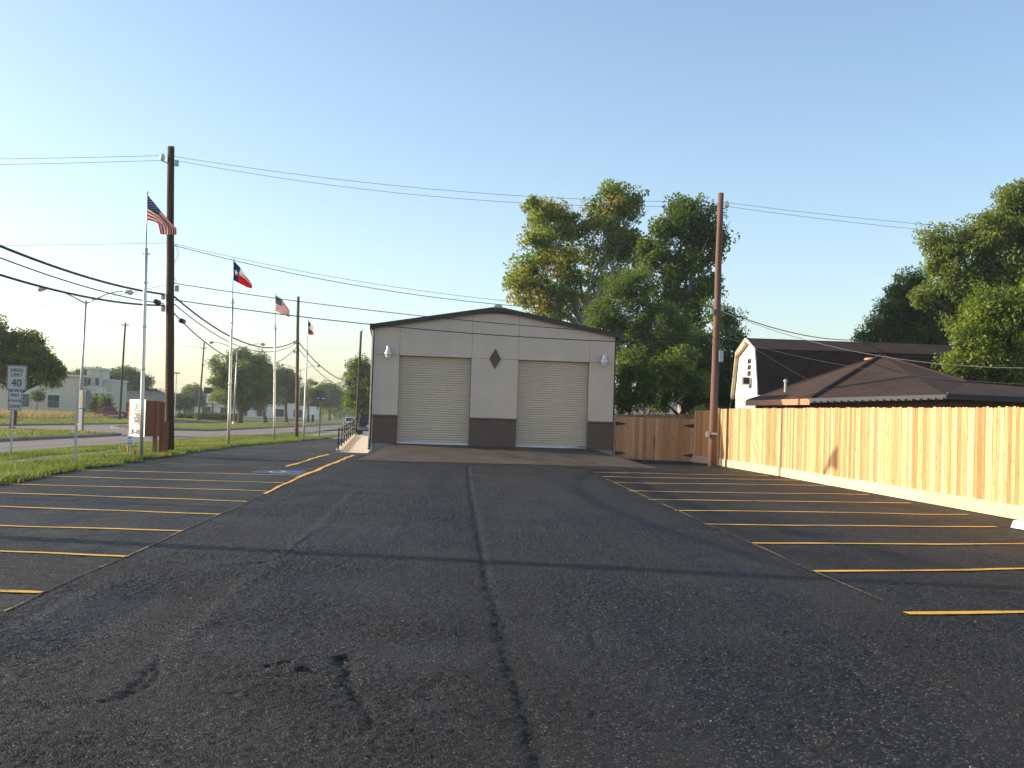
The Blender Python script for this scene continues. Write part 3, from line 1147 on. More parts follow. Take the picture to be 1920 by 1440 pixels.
D1 = (.91, 3.66)
D2 = (5.45, 8.22)
DB, DT = .85, 4.19
cols = [0, D1[0], D1[1], D2[0], D2[1], WID]
for i in range(5):
    a, b = cols[i] + (J if i else 0), cols[i + 1] - (J if i < 4 else 0)
    top = [(a, roofz(a)), (b, roofz(b))]
    poly = [(a, DT + .012), (b, DT + .012), (b, roofz(b)), (a, roofz(a))]
    panel(poly)
for i in (0, 2, 4):
    a, b = cols[i] + (J if i else 0), cols[i + 1] - (J if i < 4 else 0)
    a2, b2 = cols[i] if i else 0.0, cols[i + 1] if i < 4 else WID
    panel([(a2, 1.93), (b2, 1.93), (b2, DT), (a2, DT)])
    panel([(a2 - (.012 if i == 0 else 0), .84), (b2 + (.012 if i == 4 else 0), .84), (b2 + (.012 if i == 4 else 0), 1.845), (a2 - (.012 if i == 0 else 0), 1.845)], 'wainscot_panel', M_WAIN, -.03, .1)
    m = MB().prism([(a2 - (.03 if i == 0 else 0), y, lz(z)) for y, z in ((-.055, 1.848), (-.075, 1.87), (-.075, 1.915), (-.03, 1.928), (.068, 1.928), (.068, 1.848))],
                   (b2 - a2 + (.03 if i in (0, 4) else 0), 0, 0))
    gpart(m, 'wainscot_cap', M_WAIN)
    gpart(MB().box(((a2 + b2) / 2, .05, lz(.6)), (b2 - a2 + .02, .14, .475)), 'foundation', M_FOUND)
# thin pale corner strip at the street side
gpart(MB().box((-.028, .12, lz(2.9)), (.05, .22, 4.7)), 'corner_strip', M_PALESTRIP)
# diamond ornament
gpart(MB().prism([(4.56, -.035, lz(3.81)), (4.78, -.035, lz(4.2)), (4.56, -.035, lz(4.59)), (4.34, -.035, lz(4.2))], (0, .034, 0)), 'diamond_ornament', M_WAIN, bevel=.008)
# roll-up doors
slat_me = None
for (a, b) in (D1, D2):
    n = 36
    hh = (DT - DB - .09) / n
    # jambs and head in shade
    dz = empty('rollup_door', (0, 0, 0))
    dz.parent = gar
    wd = b - a
    sm = MB()
    prof = [(.012, 0), (-.012, .1), (-.021, .3), (-.021, .6), (-.012, .78), (.012, .84), (.014, 1.0)]
    for x in (0, wd - .02):
        sm.v += [(x, .2 + p[0], p[1] * hh) for p in prof] + [(x, .225, hh), (x, .225, 0)]
    k = len(prof) + 2
    for i in range(k):
        j = (i + 1) % k
        sm.f.append((i, j, k + j, k + i))
    sm.f += [tuple(range(k))[::-1], tuple(range(k, 2 * k))]
    first = sm.build('slat', M_SLAT, dz)
    first.location = (a + .01, 0, lz(DB + .09))
    for q in range(1, n):
        o = first.copy()
        COL.objects.link(o)
        o.parent = dz
        o.location = (a + .01, 0, lz(DB + .09 + q * hh))
    MB().box(((a + b) / 2, .2, lz(DB + .045)), (wd - .015, .07, .088)).build('bottom_bar', M_DOORBAR, dz, bevel=.006)
    MB().box(((a + b) / 2, .2, lz(DB - .02)), (wd - .02, .05, .035)).build('rubber_seal', M_BLACK, dz)
    for x, sg in ((a, 1), (b, -1)):
        MB().box((x - sg * .0 - sg * .012, .165, lz((DB + DT) / 2)), (.02, .19, DT - DB - .01)).build('door_jamb', M_WALL, dz)
    MB().box(((a + b) / 2, .17, lz(DT + .035)), (wd + .02, .19, .04)).build('door_head', M_TRIM, dz)
    MB().box(((a + b) / 2, .26, lz((DT + DB) / 2)), (wd + .1, .04, DT - DB + .15)).build('door_backing', M_DARK, dz)
# roof: two slopes, dark rake trim along the front, ridge vent cap, eave gutter
for sg in (-1, 1):
    xo = WID / 2 + sg * (WID / 2 + .14)
    ze = EAVE - (PEAK - EAVE) * .14 / (WID / 2) + .02
    m = MB().prism([(WID / 2, -.1, lz(PEAK + .05)), (xo, -.1, lz(ze + .04)), (xo, -.1, lz(ze + .1)), (WID / 2, -.1, lz(PEAK + .11))], (0, DEP + .2, 0))
    gpart(m, 'roof_slope', M_TRIM)
    m = MB().prism([(WID / 2, -.16, lz(PEAK - .075)), (xo, -.16, lz(ze - .085)), (xo, -.16, lz(ze + .085)), (WID / 2, -.16, lz(PEAK + .1))], (0, .055, 0))
    gpart(m, 'rake_trim', M_TRIM)
    m = MB().prism([(xo + sg * .002, y, lz(ze) + z) for y, z in ((-.15, -.11), (-.15, .1), (DEP, .1), (DEP, -.11))], (sg * .1, 0, .0))
    gpart(m, 'eave_gutter', M_TRIM)
m = MB().prism([(4.4, -.19, lz(PEAK + .03)), (4.47, -.19, lz(PEAK + .15)), (4.6, -.19, lz(PEAK + .175)), (4.73, -.19, lz(PEAK + .15)), (4.8, -.19, lz(PEAK + .03)), (4.6, -.19, lz(PEAK + .06))], (0, DEP + .3, 0))
gpart(m, 'ridge_cap', M_GALV)
gpart(MB().tube([(-.1, -.02, lz(5.2)), (-.1, -.02, lz(4.9)), (-.105, -.02, lz(.72)), (-.12, -.1, lz(.62))], .052, 4), 'downspout', M_TRIM)
gpart(MB().tube([(WID + .035, .1, lz(5.15)), (WID + .035, .1, lz(.55))], .04, 4), 'downspout', M_TRIM)


def wall_light(s, zt, label):
    r_ = empty('wall_light', tuple(gp(s, 0, zt)), AZ)
    tag(r_, label, 'lamp', 'barn lights on the garage front')
    MB().box((0, -.02, -.12), (.11, .04, .14)).build('wall_plate', M_ALU, r_, bevel=.008)
    MB().tube([(0, -.03, -.1), (0, -.1, -.05), (0, -.16, -.06)], .022, 8).build('arm', M_ALU, r_, True)
    MB().lathe((0, -.17, -.36), [(.13, .0), (.135, .03), (.12, .1), (.085, .17), (.075, .22), (.08, .27), (.05, .34), (.02, .36)], 16).build('housing', M_ALU, r_, True)
    MB().lathe((0, -.17, -.5), [(.05, .0), (.085, .03), (.11, .12), (.12, .145)], 16).build('glass_refractor', M_CLEAR, r_, True)
    MB().lathe((0, -.17, -.56), [(.012, .0), (.02, .03), (.014, .06)], 8).build('finial', M_GALV, r_, True)


wall_light(.48, 4.56, 'aluminium barn light mounted on the garage wall by its dark downspout corner')
wall_light(8.76, 4.55, 'aluminium barn light mounted on the garage wall above the cedar gate side')

# loose chain heap at the foot of the door beside the gate
c = MB()
pts = []
for k in range(46):
    t = k / 45
    pts.append(gp(7.45 + .72 * t + .05 * math.sin(k * 1.9), -.12 - .06 * math.cos(k * 1.3), .86 + .015 + .1 * abs(math.sin(k * .9)) * (t > .5)))
tag(c.tube(pts, .012, 5).build('door_chain', M_GALV, None, True), 'loose steel pull chain heaped at the foot of the roll-up door', 'chain')

# ------------------------------------------------------------------ side ramp with handrail
rampo = struct(MB().prism([tuple(gp(-1.32, .1, .36)), tuple(gp(-.14, .1, .36)), tuple(gp(-.14, .1, .455)), tuple(gp(-1.32, .1, .455))], (0, .01, 0)).build('ramp_walk', M_CONC))
m = MB()


def rampz(d):
    return .455 + .3 * min(1, max(0, d) / 17.0)


for k in range(14):
    d0, d1 = .12 + k * 1.5, .12 + k * 1.5 + 1.49
    z0, z1 = rampz(d0), rampz(d1)
    s0, s1 = -1.16, -.15
    m.add([tuple(gp(s0, d0, .2)), tuple(gp(s1, d0, .2)), tuple(gp(s1, d1, .2)), tuple(gp(s0, d1, .2)),
           tuple(gp(s0, d0, z0)), tuple(gp(s1, d0, z0)), tuple(gp(s1, d1, z1)), tuple(gp(s0, d1, z1))],
          [(3, 2, 1, 0), (4, 5, 6, 7), (0, 1, 5, 4), (1, 2, 6, 5), (2, 3, 7, 6), (3, 0, 4, 7)])
o = m.build('ramp_slab', M_CONC, rampo)
m = MB()
for k in range(12):
    d0, d1 = .05 + k * 1.5, .05 + k * 1.5 + 1.5
    z0, z1 = rampz(d0) + .1, rampz(d1) + .1
    s0, s1 = -1.36, -1.165
    m.add([tuple(gp(s0, d0, .2)), tuple(gp(s1, d0, .2)), tuple(gp(s1, d1, .2)), tuple(gp(s0, d1, .2)),
           tuple(gp(s0, d0, z0)), tuple(gp(s1, d0, z0)), tuple(gp(s1, d1, z1)), tuple(gp(s0, d1, z1))],
          [(3, 2, 1, 0), (4, 5, 6, 7), (0, 1, 5, 4), (1, 2, 6, 5), (2, 3, 7, 6), (3, 0, 4, 7)])
m.build('ramp_kerb', M_CONC, rampo)
hr = empty('handrail', tuple(gp(-1.27, .3, .46)), AZ)
tag(hr, 'black iron handrail with two rails along the concrete side ramp', 'handrail')
pd = [0.25, 3.0, 5.4, 7.8, 10.2, 12.8, 15.4, 18.0]
for d in pd:
    z0 = rampz(d) - .46 + .09
    MB().box((0, d - .3, z0 + .41), (.05, .05, .84)).build('rail_post', M_IRON, hr)
for hgt in (.82, .45):
    MB().tube([(0, d - .3, rampz(d) - .46 + .09 + hgt) for d in (pd[0], 5, 10, 15, 17, pd[-1])], .027, 6).build('rail', M_IRON, hr)
MB().tube([(0, pd[-1] - .3, .39 + .82), (.95, pd[-1] - .3, .39 + .82)], .027, 6).build('rail', M_IRON, hr)
MB().box((.95, pd[-1] - .3, .39 + .41), (.05, .05, .84)).build('rail_post', M_IRON, hr)

# ------------------------------------------------------------------ cedar fence along the lot
fen = empty('wooden_fence', (fence_x(28), 28, float(lot_z(28))))
tag(fen, 'long new cedar picket fence with treated kickboard, lit gold by the sun', 'fence')
FB = Vector((fence_x(28), 28, float(lot_z(28))))


def picket_mesh(wd, h, th=.018, seed=0):
    r_ = random.Random(seed)
    e = .028
    a = wd / 2
    j = r_.uniform(-.004, .004)
    return MB().prism([(0, -a, 0), (0, a, 0), (0, a, h - e + j), (0, a - e, h + j), (0, -a + e, h + j), (0, -a, h - e + j)], (th, 0, 0))


PKT = []
for k in range(6):
    me = picket_mesh(.134, 1.82 + random.uniform(-.015, .015), seed=k)
    o = me.build('picket', M_CEDAR, fen)
    PKT.append(o)
cnt = 0
y = 40.45
fa = math.atan(.034)
while y > 14.0:
    src = PKT[cnt % 6] if cnt >= 6 else None
    o = PKT[cnt] if src is None else PKT[random.randrange(6)].copy()
    if src is not None:
        COL.objects.link(o)
    o.parent = fen
    o.location = (fence_x(y) - FB.x + random.uniform(-.003, .003), y - FB.y, float(lot_z(y)) + .27 - FB.z)
    o.rotation_euler = (random.uniform(-.004, .004), 0, fa + random.uniform(-.01, .01))
    cnt += 1
    y -= .1405
for y0, y1 in ((40.55, 38.6), (38.58, 33.85), (33.83, 28.8), (28.78, 23.95), (23.93, 19.2), (19.18, 14.0)):
    m = MB()
    x0, x1 = fence_x(y0) - .024, fence_x(y1) - .024
    z0, z1 = float(lot_z(y0)) + .012, float(lot_z(y1)) + .012
    m.prism([(x0, y0, z0), (x1, y1, z1), (x1, y1, z1 + .262), (x0, y0, z0 + .262)], (.038, 0, 0))
    o = m.build('kickboard', M_TREATED, fen, loc=tuple(FB), bevel=.004)
    o.location = (0, 0, 0)
for hgt in (.55, 1.15, 1.8):
    m = MB()
    m.prism([(fence_x(40.5) + .03, 40.5, float(lot_z(40.5)) + hgt), (fence_x(14) + .03, 14, float(lot_z(14)) + hgt), (fence_x(14) + .03, 14, float(lot_z(14)) + hgt + .09), (fence_x(40.5) + .03, 40.5, float(lot_z(40.5)) + hgt + .09)], (.04, 0, 0))
    o = m.build('rail', M_TREATED, fen, loc=tuple(FB))
    o.location = (0, 0, 0)
for k in range(11):
    yy = 40.3 - k * 2.44
    o = MB().box((fence_x(yy) + .115, yy, float(lot_z(yy)) + 1.0), (.09, .09, 2.0)).build('post', M_TREATED, fen, loc=tuple(FB))
    o.location = (0, 0, 0)
# front corner post board where fence and cross fence meet
o = MB().box((fence_x(40.62) - .03, 40.66, .45 + 1.05), (.05, .2, 2.1)).build('corner_board', M_CEDAR, fen, loc=tuple(FB))
o.location = (0, 0, 0)

# ------------------------------------------------------------------ cross fence, gate and the fence behind
GAT0 = at(1153, 863, 43.2)
GAT1 = at(1299, 868, 42.5)
gz = .45
gate_r = empty('double_gate', (GAT0.x, GAT0.y, gz))
tag(gate_r, 'double cedar gate with black strap hinges between garage and fence', 'gate')
gdir = Vector((GAT1.x - GAT0.x, GAT1.y - GAT0.y, 0))
GL = gdir.length
ga = math.atan2(gdir.y, gdir.x)
gate_r.rotation_euler = (0, 0, ga)
nb = 20
bw = GL / nb
bproto = MB().prism([(-.5 * bw + .003, 0, 0), (.5 * bw - .003, 0, 0), (.5 * bw - .003, 0, 1.0), (-.5 * bw + .003, 0, 1.0)], (0, .02, 0))
bo = None
for leaf in range(2):
    lf = empty('gate_leaf', (0, 0, 0))
    lf.parent = gate_r
    for k in range(10):
        i = leaf * 10 + k
        if bo is None:
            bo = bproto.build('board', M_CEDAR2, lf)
            o = bo
        else:
            o = bo.copy()
            COL.objects.link(o)
            o.parent = lf
        x = (i + .5) * bw + (.02 if leaf else -.0)
        o.location = (x, random.uniform(-.004, .004), .06 + random.uniform(-.004, .004))
        o.scale = (1, 1, 1.63 + random.uniform(-.006, .006))
    for zz in (.28, 1.42):
        xh = .06 if leaf == 0 else GL - .04
        sg = 1 if leaf == 0 else -1
        MB().prism([(xh - sg * .07, -.012, zz - .075), (xh + sg * .0, -.012, zz - .075), (xh + sg * .34, -.012, zz - .012), (xh + sg * .34, -.012, zz + .012), (xh, -.012, zz + .075), (xh - sg * .07, -.012, zz + .075)], (0, .008, 0)).build('strap_hinge', M_IRON, lf)
        MB().box((GL * (.25 + .5 * leaf), .04, zz), (GL / 2 - .05, .035, .09)).build('brace', M_CEDAR2, lf)
MB().tube([(GL / 2, -.02, .55), (GL / 2, -.025, 1.0)], .018, 6).build('drop_bolt', M_IRON, gate_r)
MB().box((-.05, -.01, .87), (.09, .09, 1.74)).build('gate_post', M_CEDAR2, gate_r)

cf_r = empty('cross_fence', (GAT1.x, GAT1.y, gz), ga)
tag(cf_r, 'short run of shaded cedar pickets between gate and utility pole', 'fence')
endx = (Vector((fence_x(40.6), 40.75, 0)) - Vector((GAT1.x, GAT1.y, 0))).length
pk2 = None
n2 = int(.82 / .14)
cdir = (Vector((fence_x(40.6) - .05, 40.75, 0)) - Vector((GAT1.x, GAT1.y, 0)))
can = math.atan2(cdir.y, cdir.x) - ga
npk = int(cdir.length / .14)
for k in range(npk):
    t = (k + .5) * .14 + .03
    if pk2 is None:
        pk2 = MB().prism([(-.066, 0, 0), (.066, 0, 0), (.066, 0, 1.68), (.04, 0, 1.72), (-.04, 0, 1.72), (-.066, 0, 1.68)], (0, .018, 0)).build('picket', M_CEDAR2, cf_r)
        o = pk2
    else:
        o = pk2.copy()
        COL.objects.link(o)
        o.parent = cf_r
    o.location = (t * math.cos(can), t * math.sin(can), .3 + random.uniform(-.006, .006))
    o.rotation_euler = (0, 0, can)
m = MB().box((cdir.length / 2, -.02, .165), (cdir.length, .035, .26))
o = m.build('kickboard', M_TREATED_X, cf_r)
o.rotation_euler = (0, 0, can)

bf = empty('back_fence', (6.6, 50.0, .4))
tag(bf, 'dull brown back fence rising behind the cedar gate under the trees', 'fence')
p3 = None
for k in range(52):
    x = k * .142
    if p3 is None:
        p3 = MB().prism([(-.068, 0, 0), (.068, 0, 0), (.068, 0, .98), (.04, 0, 1.0), (-.04, 0, 1.0), (-.068, 0, .98)], (0, .02, 0)).build('picket', M_CEDAR2, bf)
        o = p3
    else:
        o = p3.copy()
        COL.objects.link(o)
        o.parent = bf
    o.location = (x, random.uniform(-.004, .004), 0)
    o.scale = (1, 1, 1.86 + .035 * x + random.uniform(-.01, .01))


# ------------------------------------------------------------------ utility poles
def tube_pole(name, base, top, r0, r1, mat, parent):
    b, t = Vector(base), Vector(top)
    pts, rs = [], []
    rr_ = random.Random(int(abs(base[1]) * 10))
    for k in range(9):
        q = k / 8
        pts.append(b.lerp(t, q) + Vector((rr_.uniform(-.012, .012), rr_.uniform(-.012, .012), 0)))
        rs.append(r0 + (r1 - r0) * q)
    m = MB().tube(pts, rs, 14)
    return m.build(name, mat, parent, True, loc=tuple(base) if parent is None else None)


def utility_pole(base, top, r0, r1, mat, label, extras=()):
    root = empty('utility_pole', base)
    tag(root, label, 'utility pole')
    b, t = Vector(base), Vector(top) - Vector(base)
    o = tube_pole('pole_shaft', (0, 0, -.15), tuple(t), r0, r1, mat, root)
    for kind, h, dx, dy in extras:
        c_ = t * (h / t.z)
        if kind == 'insulator':
            MB().lathe((c_.x + dx, c_.y + dy, h - .12), [(.03, 0), (.07, .04), (.09, .12), (.075, .2), (.03, .26)], 10).build('insulator', M_PORC, root, True)
            MB().tube([(c_.x, c_.y, h - .2), (c_.x + dx, c_.y + dy, h - .1)], .02, 6).build('bracket', M_GALV, root)
        elif kind == 'clamp':
            MB().box((c_.x + dx, c_.y + dy, h), (.12, .1, .2)).build('cable_clamp', M_GALV, root, bevel=.01)
        elif kind == 'splice':
            MB().tube([(c_.x + dx, c_.y + dy - .28, h + .02), (c_.x + dx, c_.y + dy - .2, h), (c_.x + dx, c_.y + dy + .2, h), (c_.x + dx, c_.y + dy + .28, h + .01)], [.03, .085, .085, .03], 8).build('splice_case', M_BLACK, root, True)
        elif kind == 'box':
            MB().box((c_.x + dx, c_.y + dy, h), (.16, .12, .42)).build('meter_box', M_GALV, root, bevel=.012)
        elif kind == 'band':
            MB().lathe((c_.x, c_.y, h), [(r0 * .98 + .012, 0), (r0 * .98 + .016, .03), (r0 * .98 + .012, .06)], 14).build('rope_band', M_PORC, root, True)
        elif kind == 'crossarm':
            MB().box((c_.x, c_.y - .12, h), (dx, .1, .1)).build('crossarm', M_POLE, root)
            for s in (-1, 0, 1):
                MB().lathe((c_.x + s * dx * .45, c_.y - .12, h + .05), [(.02, 0), (.05, .05), (.05, .12), (.02, .16)], 8).build('insulator', M_PORC, root, True)
    return root


P1B = on_lot(318, 850)
P1T = at(320, 275, P1B.y)
RPB = on_lot(1335, 875)
RPT = at(1351.5, 362, RPB.y)
RPB.z -= .0
utility_pole(tuple(P1B), tuple(P1T), .15, .11, M_POLE, 'tall dark leaning utility pole beside the brown sign board at the lot edge',
             [('insulator', 9.75, -.26, -.05), ('clamp', 9.6, .2, 0), ('clamp', 5.15, -.2, -.1), ('clamp', 4.75, -.2, -.1), ('splice', 4.9, -.24, -.7), ('splice', 4.4, .3, .4), ('clamp', 5.45, .2, .1)])
utility_pole(tuple(RPB), tuple(RPT), .15, .1, M_POLE2, 'reddish wooden utility pole standing at the corner of the cedar fence',
             [('insulator', 9.42, .22, -.05), ('clamp', 5.65, .18, 0), ('clamp', 5.55, -.18, -.05), ('box', 3.95, .17, -.1), ('band', 1.15, 0, 0), ('clamp', 1.15, -.22, -.1)])
P2B = at(556, 820, 74)
P2T = at(559, 556, 74)
utility_pole(tuple(P2B), tuple(P2T), .125, .09, M_POLE, 'dark utility pole in the verge between the third and fourth flagpoles', [('clamp', 6.2, -.18, -.1), ('clamp', 5.6, -.18, -.1)])
P3T = at(677, 621, 105)
P3B = Vector((P3T.x - .1, 105, .26))
utility_pole(tuple(P3B), tuple(P3T), .14, .1, M_POLE, 'far dark utility pole seen beside the garage corner behind the parked car', [('insulator', 9.55, .1, 0)])
P0B = Vector((-10.5, 14.7, .27))
utility_pole(tuple(P0B), (-10.4, 14.7, 10.4), .2, .15, M_POLE, 'utility pole at the near end of the verge carrying the black street cables', [('clamp', 5.4, .2, 0)])
PA = Vector((at(224, 788, 150).x, 150, .3))
PAT = at(235, 605, 150)
utility_pole(tuple(PA), tuple(PAT), .17, .11, M_POLE, 'thin leaning power pole with pin insulators on the meadow edge across the street', [('crossarm', 12.55, .95, 0)])
PB = Vector((at(372, 783, 185).x, 185, .4))
PBT = at(383, 642, 185)
utility_pole(tuple(PB), tuple(PBT), .17, .11, M_POLE, 'thin power pole rising by the clipped hedge across the street', [('crossarm', 11.7, .95, 0)])
PC = Vector((-49.7, 122, .4))
utility_pole(tuple(PC), (-49.6, 122, 15.2), .2, .14, M_POLE, 'power pole across the street beyond the speed limit sign', [('crossarm', 14.4, 1.0, 0), ('clamp', 13.1, .2, 0)])


utility_pole((-42, 38.5, .2), (-42, 38.5, 10.4), .16, .11, M_POLE, 'utility pole across the street in line with the leaning pole', [('clamp', 9.3, .16, 0)])
utility_pole((38, 45, .26), (38, 45, 11.2), .16, .11, M_POLE2, 'utility pole among the yards beyond the great oak', [('clamp', 10.3, -.16, 0)])


# ------------------------------------------------------------------ wires
def wire(p0, p1, sag, r_, mat, label, n=36, name='overhead_wire', cat='wire', group=None):
    a, b = Vector(p0), Vector(p1)
    pts = []
    for k in range(n + 1):
        t = k / n
        p = a.lerp(b, t)
        p.z -= sag * 4 * t * (1 - t)
        pts.append(p)
    o = MB().tube(pts, r_, 5).build(name, mat, None, True)
    tag(o, label, cat, group)
    return o


def p1(y, dx=.12):
    return at(320 if dx > 0 else 318, y, P1B.y) + Vector((dx, 0, 0))


def rp(y, dx=-.12):
    q = at(1345, y, RPB.y)
    return q + Vector((dx, 0, 0))


wire(p1(293), rp(379), .38, .007, M_WIRE, 'upper thin wire strung between the pole tops across the lot', group=None)
wire(p1(300), rp(386), .5, .007, M_WIRE, 'lower of the two thin wires strung between the pole tops across the lot')
FL = Vector((-42, 38.5, 9.6))
wire(p1(292, -.2), FL, .35, .007, M_WIRE, 'upper thin wire from the leaning pole top out over the street')
wire(p1(301, -.2), FL - Vector((0, 0, .15)), .4, .007, M_WIRE, 'lower thin wire from the leaning pole top out over the street')
wire(p1(455), Vector((-42, 38.5, 6.4)), .2, .006, M_WIRE, 'single thin wire from the middle of the leaning pole over the street')
wire(p1(530), Vector((PC.x, 121.9, 13.4)), .8, .011, M_WIRE, 'black wire from the leaning pole to the power pole across the street')
wire(p1(457), rp(585), .55, .007, M_WIRE, 'thin wire sloping across the lot just above the roof ridge')
wire(p1(460), at(1000, 592, 42.0) + Vector((7, -2.2, .25)), .75, .011, M_BLACK, 'slack black wire drooping in front of the garage gable')
wire(p1(531), rp(632), .28, .013, M_BLACK, 'black wire crossing the garage gable near its eaves')
wire(p1(562), rp(645), .32, .016, M_BLACK, 'thick black wire crossing the garage front below its gable')
wire(rp(378, .1), (38, 45, 10.6), .5, .007, M_WIRE, 'upper thin wire from the reddish pole top to the right')
wire(rp(385, .1), (38, 45, 10.35), .55, .007, M_WIRE, 'lower thin wire from the reddish pole top to the right')
# service drops to the houses
wire(rp(582, .1), at(1960, 690, 30.5), .55, .011, M_WIRE, 'thick twisted service cable dropping from the reddish pole over the house roof', name='service_cable', cat='cable')
wire(rp(580, .1), at(1620, 637, 56), .35, .02, M_BLACK, 'black service cable from the reddish pole to the barn-roofed house', name='service_cable', cat='cable')
wire(rp(630, .1), at(1990, 722, 33.2), .4, .008, M_WIRE, 'thin pale cable sloping from the reddish pole across the hip roof', name='service_cable', cat='cable')
wire(rp(610, .1), at(1590, 752, 37.5), .1, .008, M_WIRE, 'thin wire dropping steeply from the reddish pole to the house gutter')
# black street cables
P0c = [Vector((-10.35, 14.7, z)) for z in (5.95, 5.65, 5.2)]
wire(p1(552, -.18), P0c[0], .5, .034, M_BLACK, 'uppermost thick black street cable left of the leaning pole', name='street_cable', cat='cable')
wire(p1(570, -.18), P0c[1], .45, .017, M_BLACK, 'thin black street cable between two thicker ones left of the leaning pole', name='street_cable', cat='cable')
wire(p1(573, -.18), P0c[2], .55, .03, M_BLACK, 'lowest thick black street cable left of the leaning pole', name='street_cable', cat='cable')
P2c = [at(557, yy, 74) for yy in (638, 642, 650)]
P3c = [at(676, yy, 105) for yy in (716, 714, 722)]
wire(p1(556), P2c[0], 1.0, .032, M_BLACK, 'uppermost sagging street cable between the leaning pole and the verge pole', name='street_cable', cat='cable')
wire(p1(570), P2c[1], 1.05, .018, M_BLACK, 'middle sagging street cable between the leaning pole and the verge pole', name='street_cable', cat='cable')
wire(p1(588), P2c[2], 1.5, .022, M_BLACK, 'lowest sagging street cable between the leaning pole and the verge pole', name='street_cable', cat='cable')
wire(P2c[0], P3c[0], .9, .034, M_BLACK, 'upper street cable running from the verge pole behind the garage', name='street_cable', cat='cable')
wire(P2c[2], P3c[2], 1.1, .022, M_BLACK, 'lower street cable running from the verge pole behind the garage', name='street_cable', cat='cable')
# wires across the street
for k, (dz, dx, nm) in enumerate(((0.55, 0.0, 'top'), (.12, -.43, 'kerb side'), (.12, .43, 'meadow side'))):
    wire((PC.x + dx, 121.9, 14.45 + dz), (PAT.x + dx, 149.9, 12.85 + dz), .55, .011, M_WIRE, 'first-span %s power wire across the street, toward the meadow pole' % nm)
    wire((PAT.x + dx, 149.9, 12.85 + dz), (PBT.x + dx, 184.9, 12.1 + dz), .7, .011, M_WIRE, 'second-span %s power wire across the street, toward the hedge pole' % nm)
    wire((PBT.x + dx, 184.9, 12.1 + dz), (-46 + dx, 250, 11.6 + dz), 1.0, .011, M_WIRE, 'far-span %s power wire across the street, beyond the hedge pole' % nm)
for k in range(4):
    wire((-95, 300 - k * 12, 10 + k * 2.2), (-30, 320 + k * 5, 8.8 + k * 2.0), .8, .014, M_WIRE, ('lowest', 'second lowest', 'second highest', 'highest')[k] + ' of four thin distribution wires far behind the median trees', group='far wires behind the trees')
# curly loose wire hanging from the leaning pole and drop loops at the reddish pole
pts = []
for k in range(60):
    t = k / 59
    q = at(328 + 6 * math.sin(t * 7) + 3 * math.sin(k * 1.7), 458 + 72 * t, P1B.y - .1)
    pts.append(q)
tag(MB().tube(pts, .006, 4).build('loose_wire', M_WIRE, None, True), 'curly loose wire end dangling beside the leaning pole', 'wire')
for k, (cx, cy, ax, ay) in enumerate(((1385, 605, 14, 22), (1374, 650, 6, 58))):
    pts = [at(cx + ax * math.cos(t * .35) + 2 * math.sin(t), cy + ay * math.sin(t * .35), RPB.y - .15) for t in range(18)]
    tag(MB().tube(pts, .006, 4).build('wire_loop', M_WIRE, None, True), ('round coil of slack wire hanging by the reddish pole', 'long drip loop of wire hanging below the coil at the reddish pole')[k], 'wire')


# ------------------------------------------------------------------ flagpoles and flags
def flagpole(base, zmid, ztop, label, lean=(0, 0)):
    r_ = empty('flagpole', base)
    tag(r_, label, 'flagpole')
    h1, h2 = zmid - base[2], ztop - base[2]
    lx = lean[0]
    pts = []
    for q in range(5):
        pts.append((lx * q / 4 * h1 / h2, 0, h1 * q / 4))
    MB().tube(pts, [.062, .06, .057, .054, .05], 12).build('lower_tube', M_ALU, r_, True)
    for q in (.42, .62, .83):
        MB().lathe((lx * q * h1 / h2, 0, h1 * q), [(.064, 0), (.068, .02), (.068, .06), (.062, .08)], 12).build('joint_collar', M_ALU, r_, True)
    MB().tube([(lx * h1 / h2, 0, h1 - .02), (lx, 0, h2 + .03)], [.017, .014], 8).build('upper_tube', M_GALV, r_, True)
    MB().box((lx * h1 / h2 + .02, 0, h1 - .17), (.2, .05, .03)).build('cleat', M_GALV, r_)
    MB().lathe((lx, 0, h2 + .02), [(.008, 0), (.03, .03), (.03, .06), (.008, .09)], 8).build('finial', M_ALU, r_, True)
    return r_


def flag(name, grid, Y, mat, label, fwd=.9, seed=0):
    """grid: rows of (u, [(v, px, py), ...]); the cloth is spanned between the measured points and waves in depth"""
    us_ = np.array([g_[0] for g_ in grid])
    vs_ = np.array([q[0] for q in grid[0][1]])
    PX = np.array([[q[1] for q in g_[1]] for g_ in grid])
    PY = np.array([[q[2] for q in g_[1]] for g_ in grid])
    nu, nv = 30, 26
    verts, uvs = [], []
    for i in range(nu + 1):
        u = i / nu
        cx = [np.interp(u, us_, PX[:, j]) for j in range(len(vs_))]
        cy = [np.interp(u, us_, PY[:, j]) for j in range(len(vs_))]
        for j in range(nv + 1):
            v = j / nv
            px_, py_ = np.interp(v, vs_, cx), np.interp(v, vs_, cy)
            dep = Y + fwd * u + .1 * u * math.sin(5.5 * u + 5 * v + seed) + .07 * min(1, u * 4) * math.sin(11 * v + 3 * u + seed)
            verts.append(tuple(at(px_, py_, dep)))
            uvs.append((u, v))
    fs = []
    for i in range(nu):
        for j in range(nv):
            a = i * (nv + 1) + j
            fs.append((a, a + 1, a + nv + 2, a + nv + 1))
    m = MB()
    m.add(verts, fs)
    o = m.build(name, mat, None, True, loc=verts[0])
    ul = o.data.uv_layers.new(name='UVMap')
    for l in o.data.loops:
        ul.data[l.index].uv = uvs[l.vertex_index]
    md = o.modifiers.new('thick', 'SOLIDIFY')
    md.thickness = .004
    return tag(o, label, 'flag')


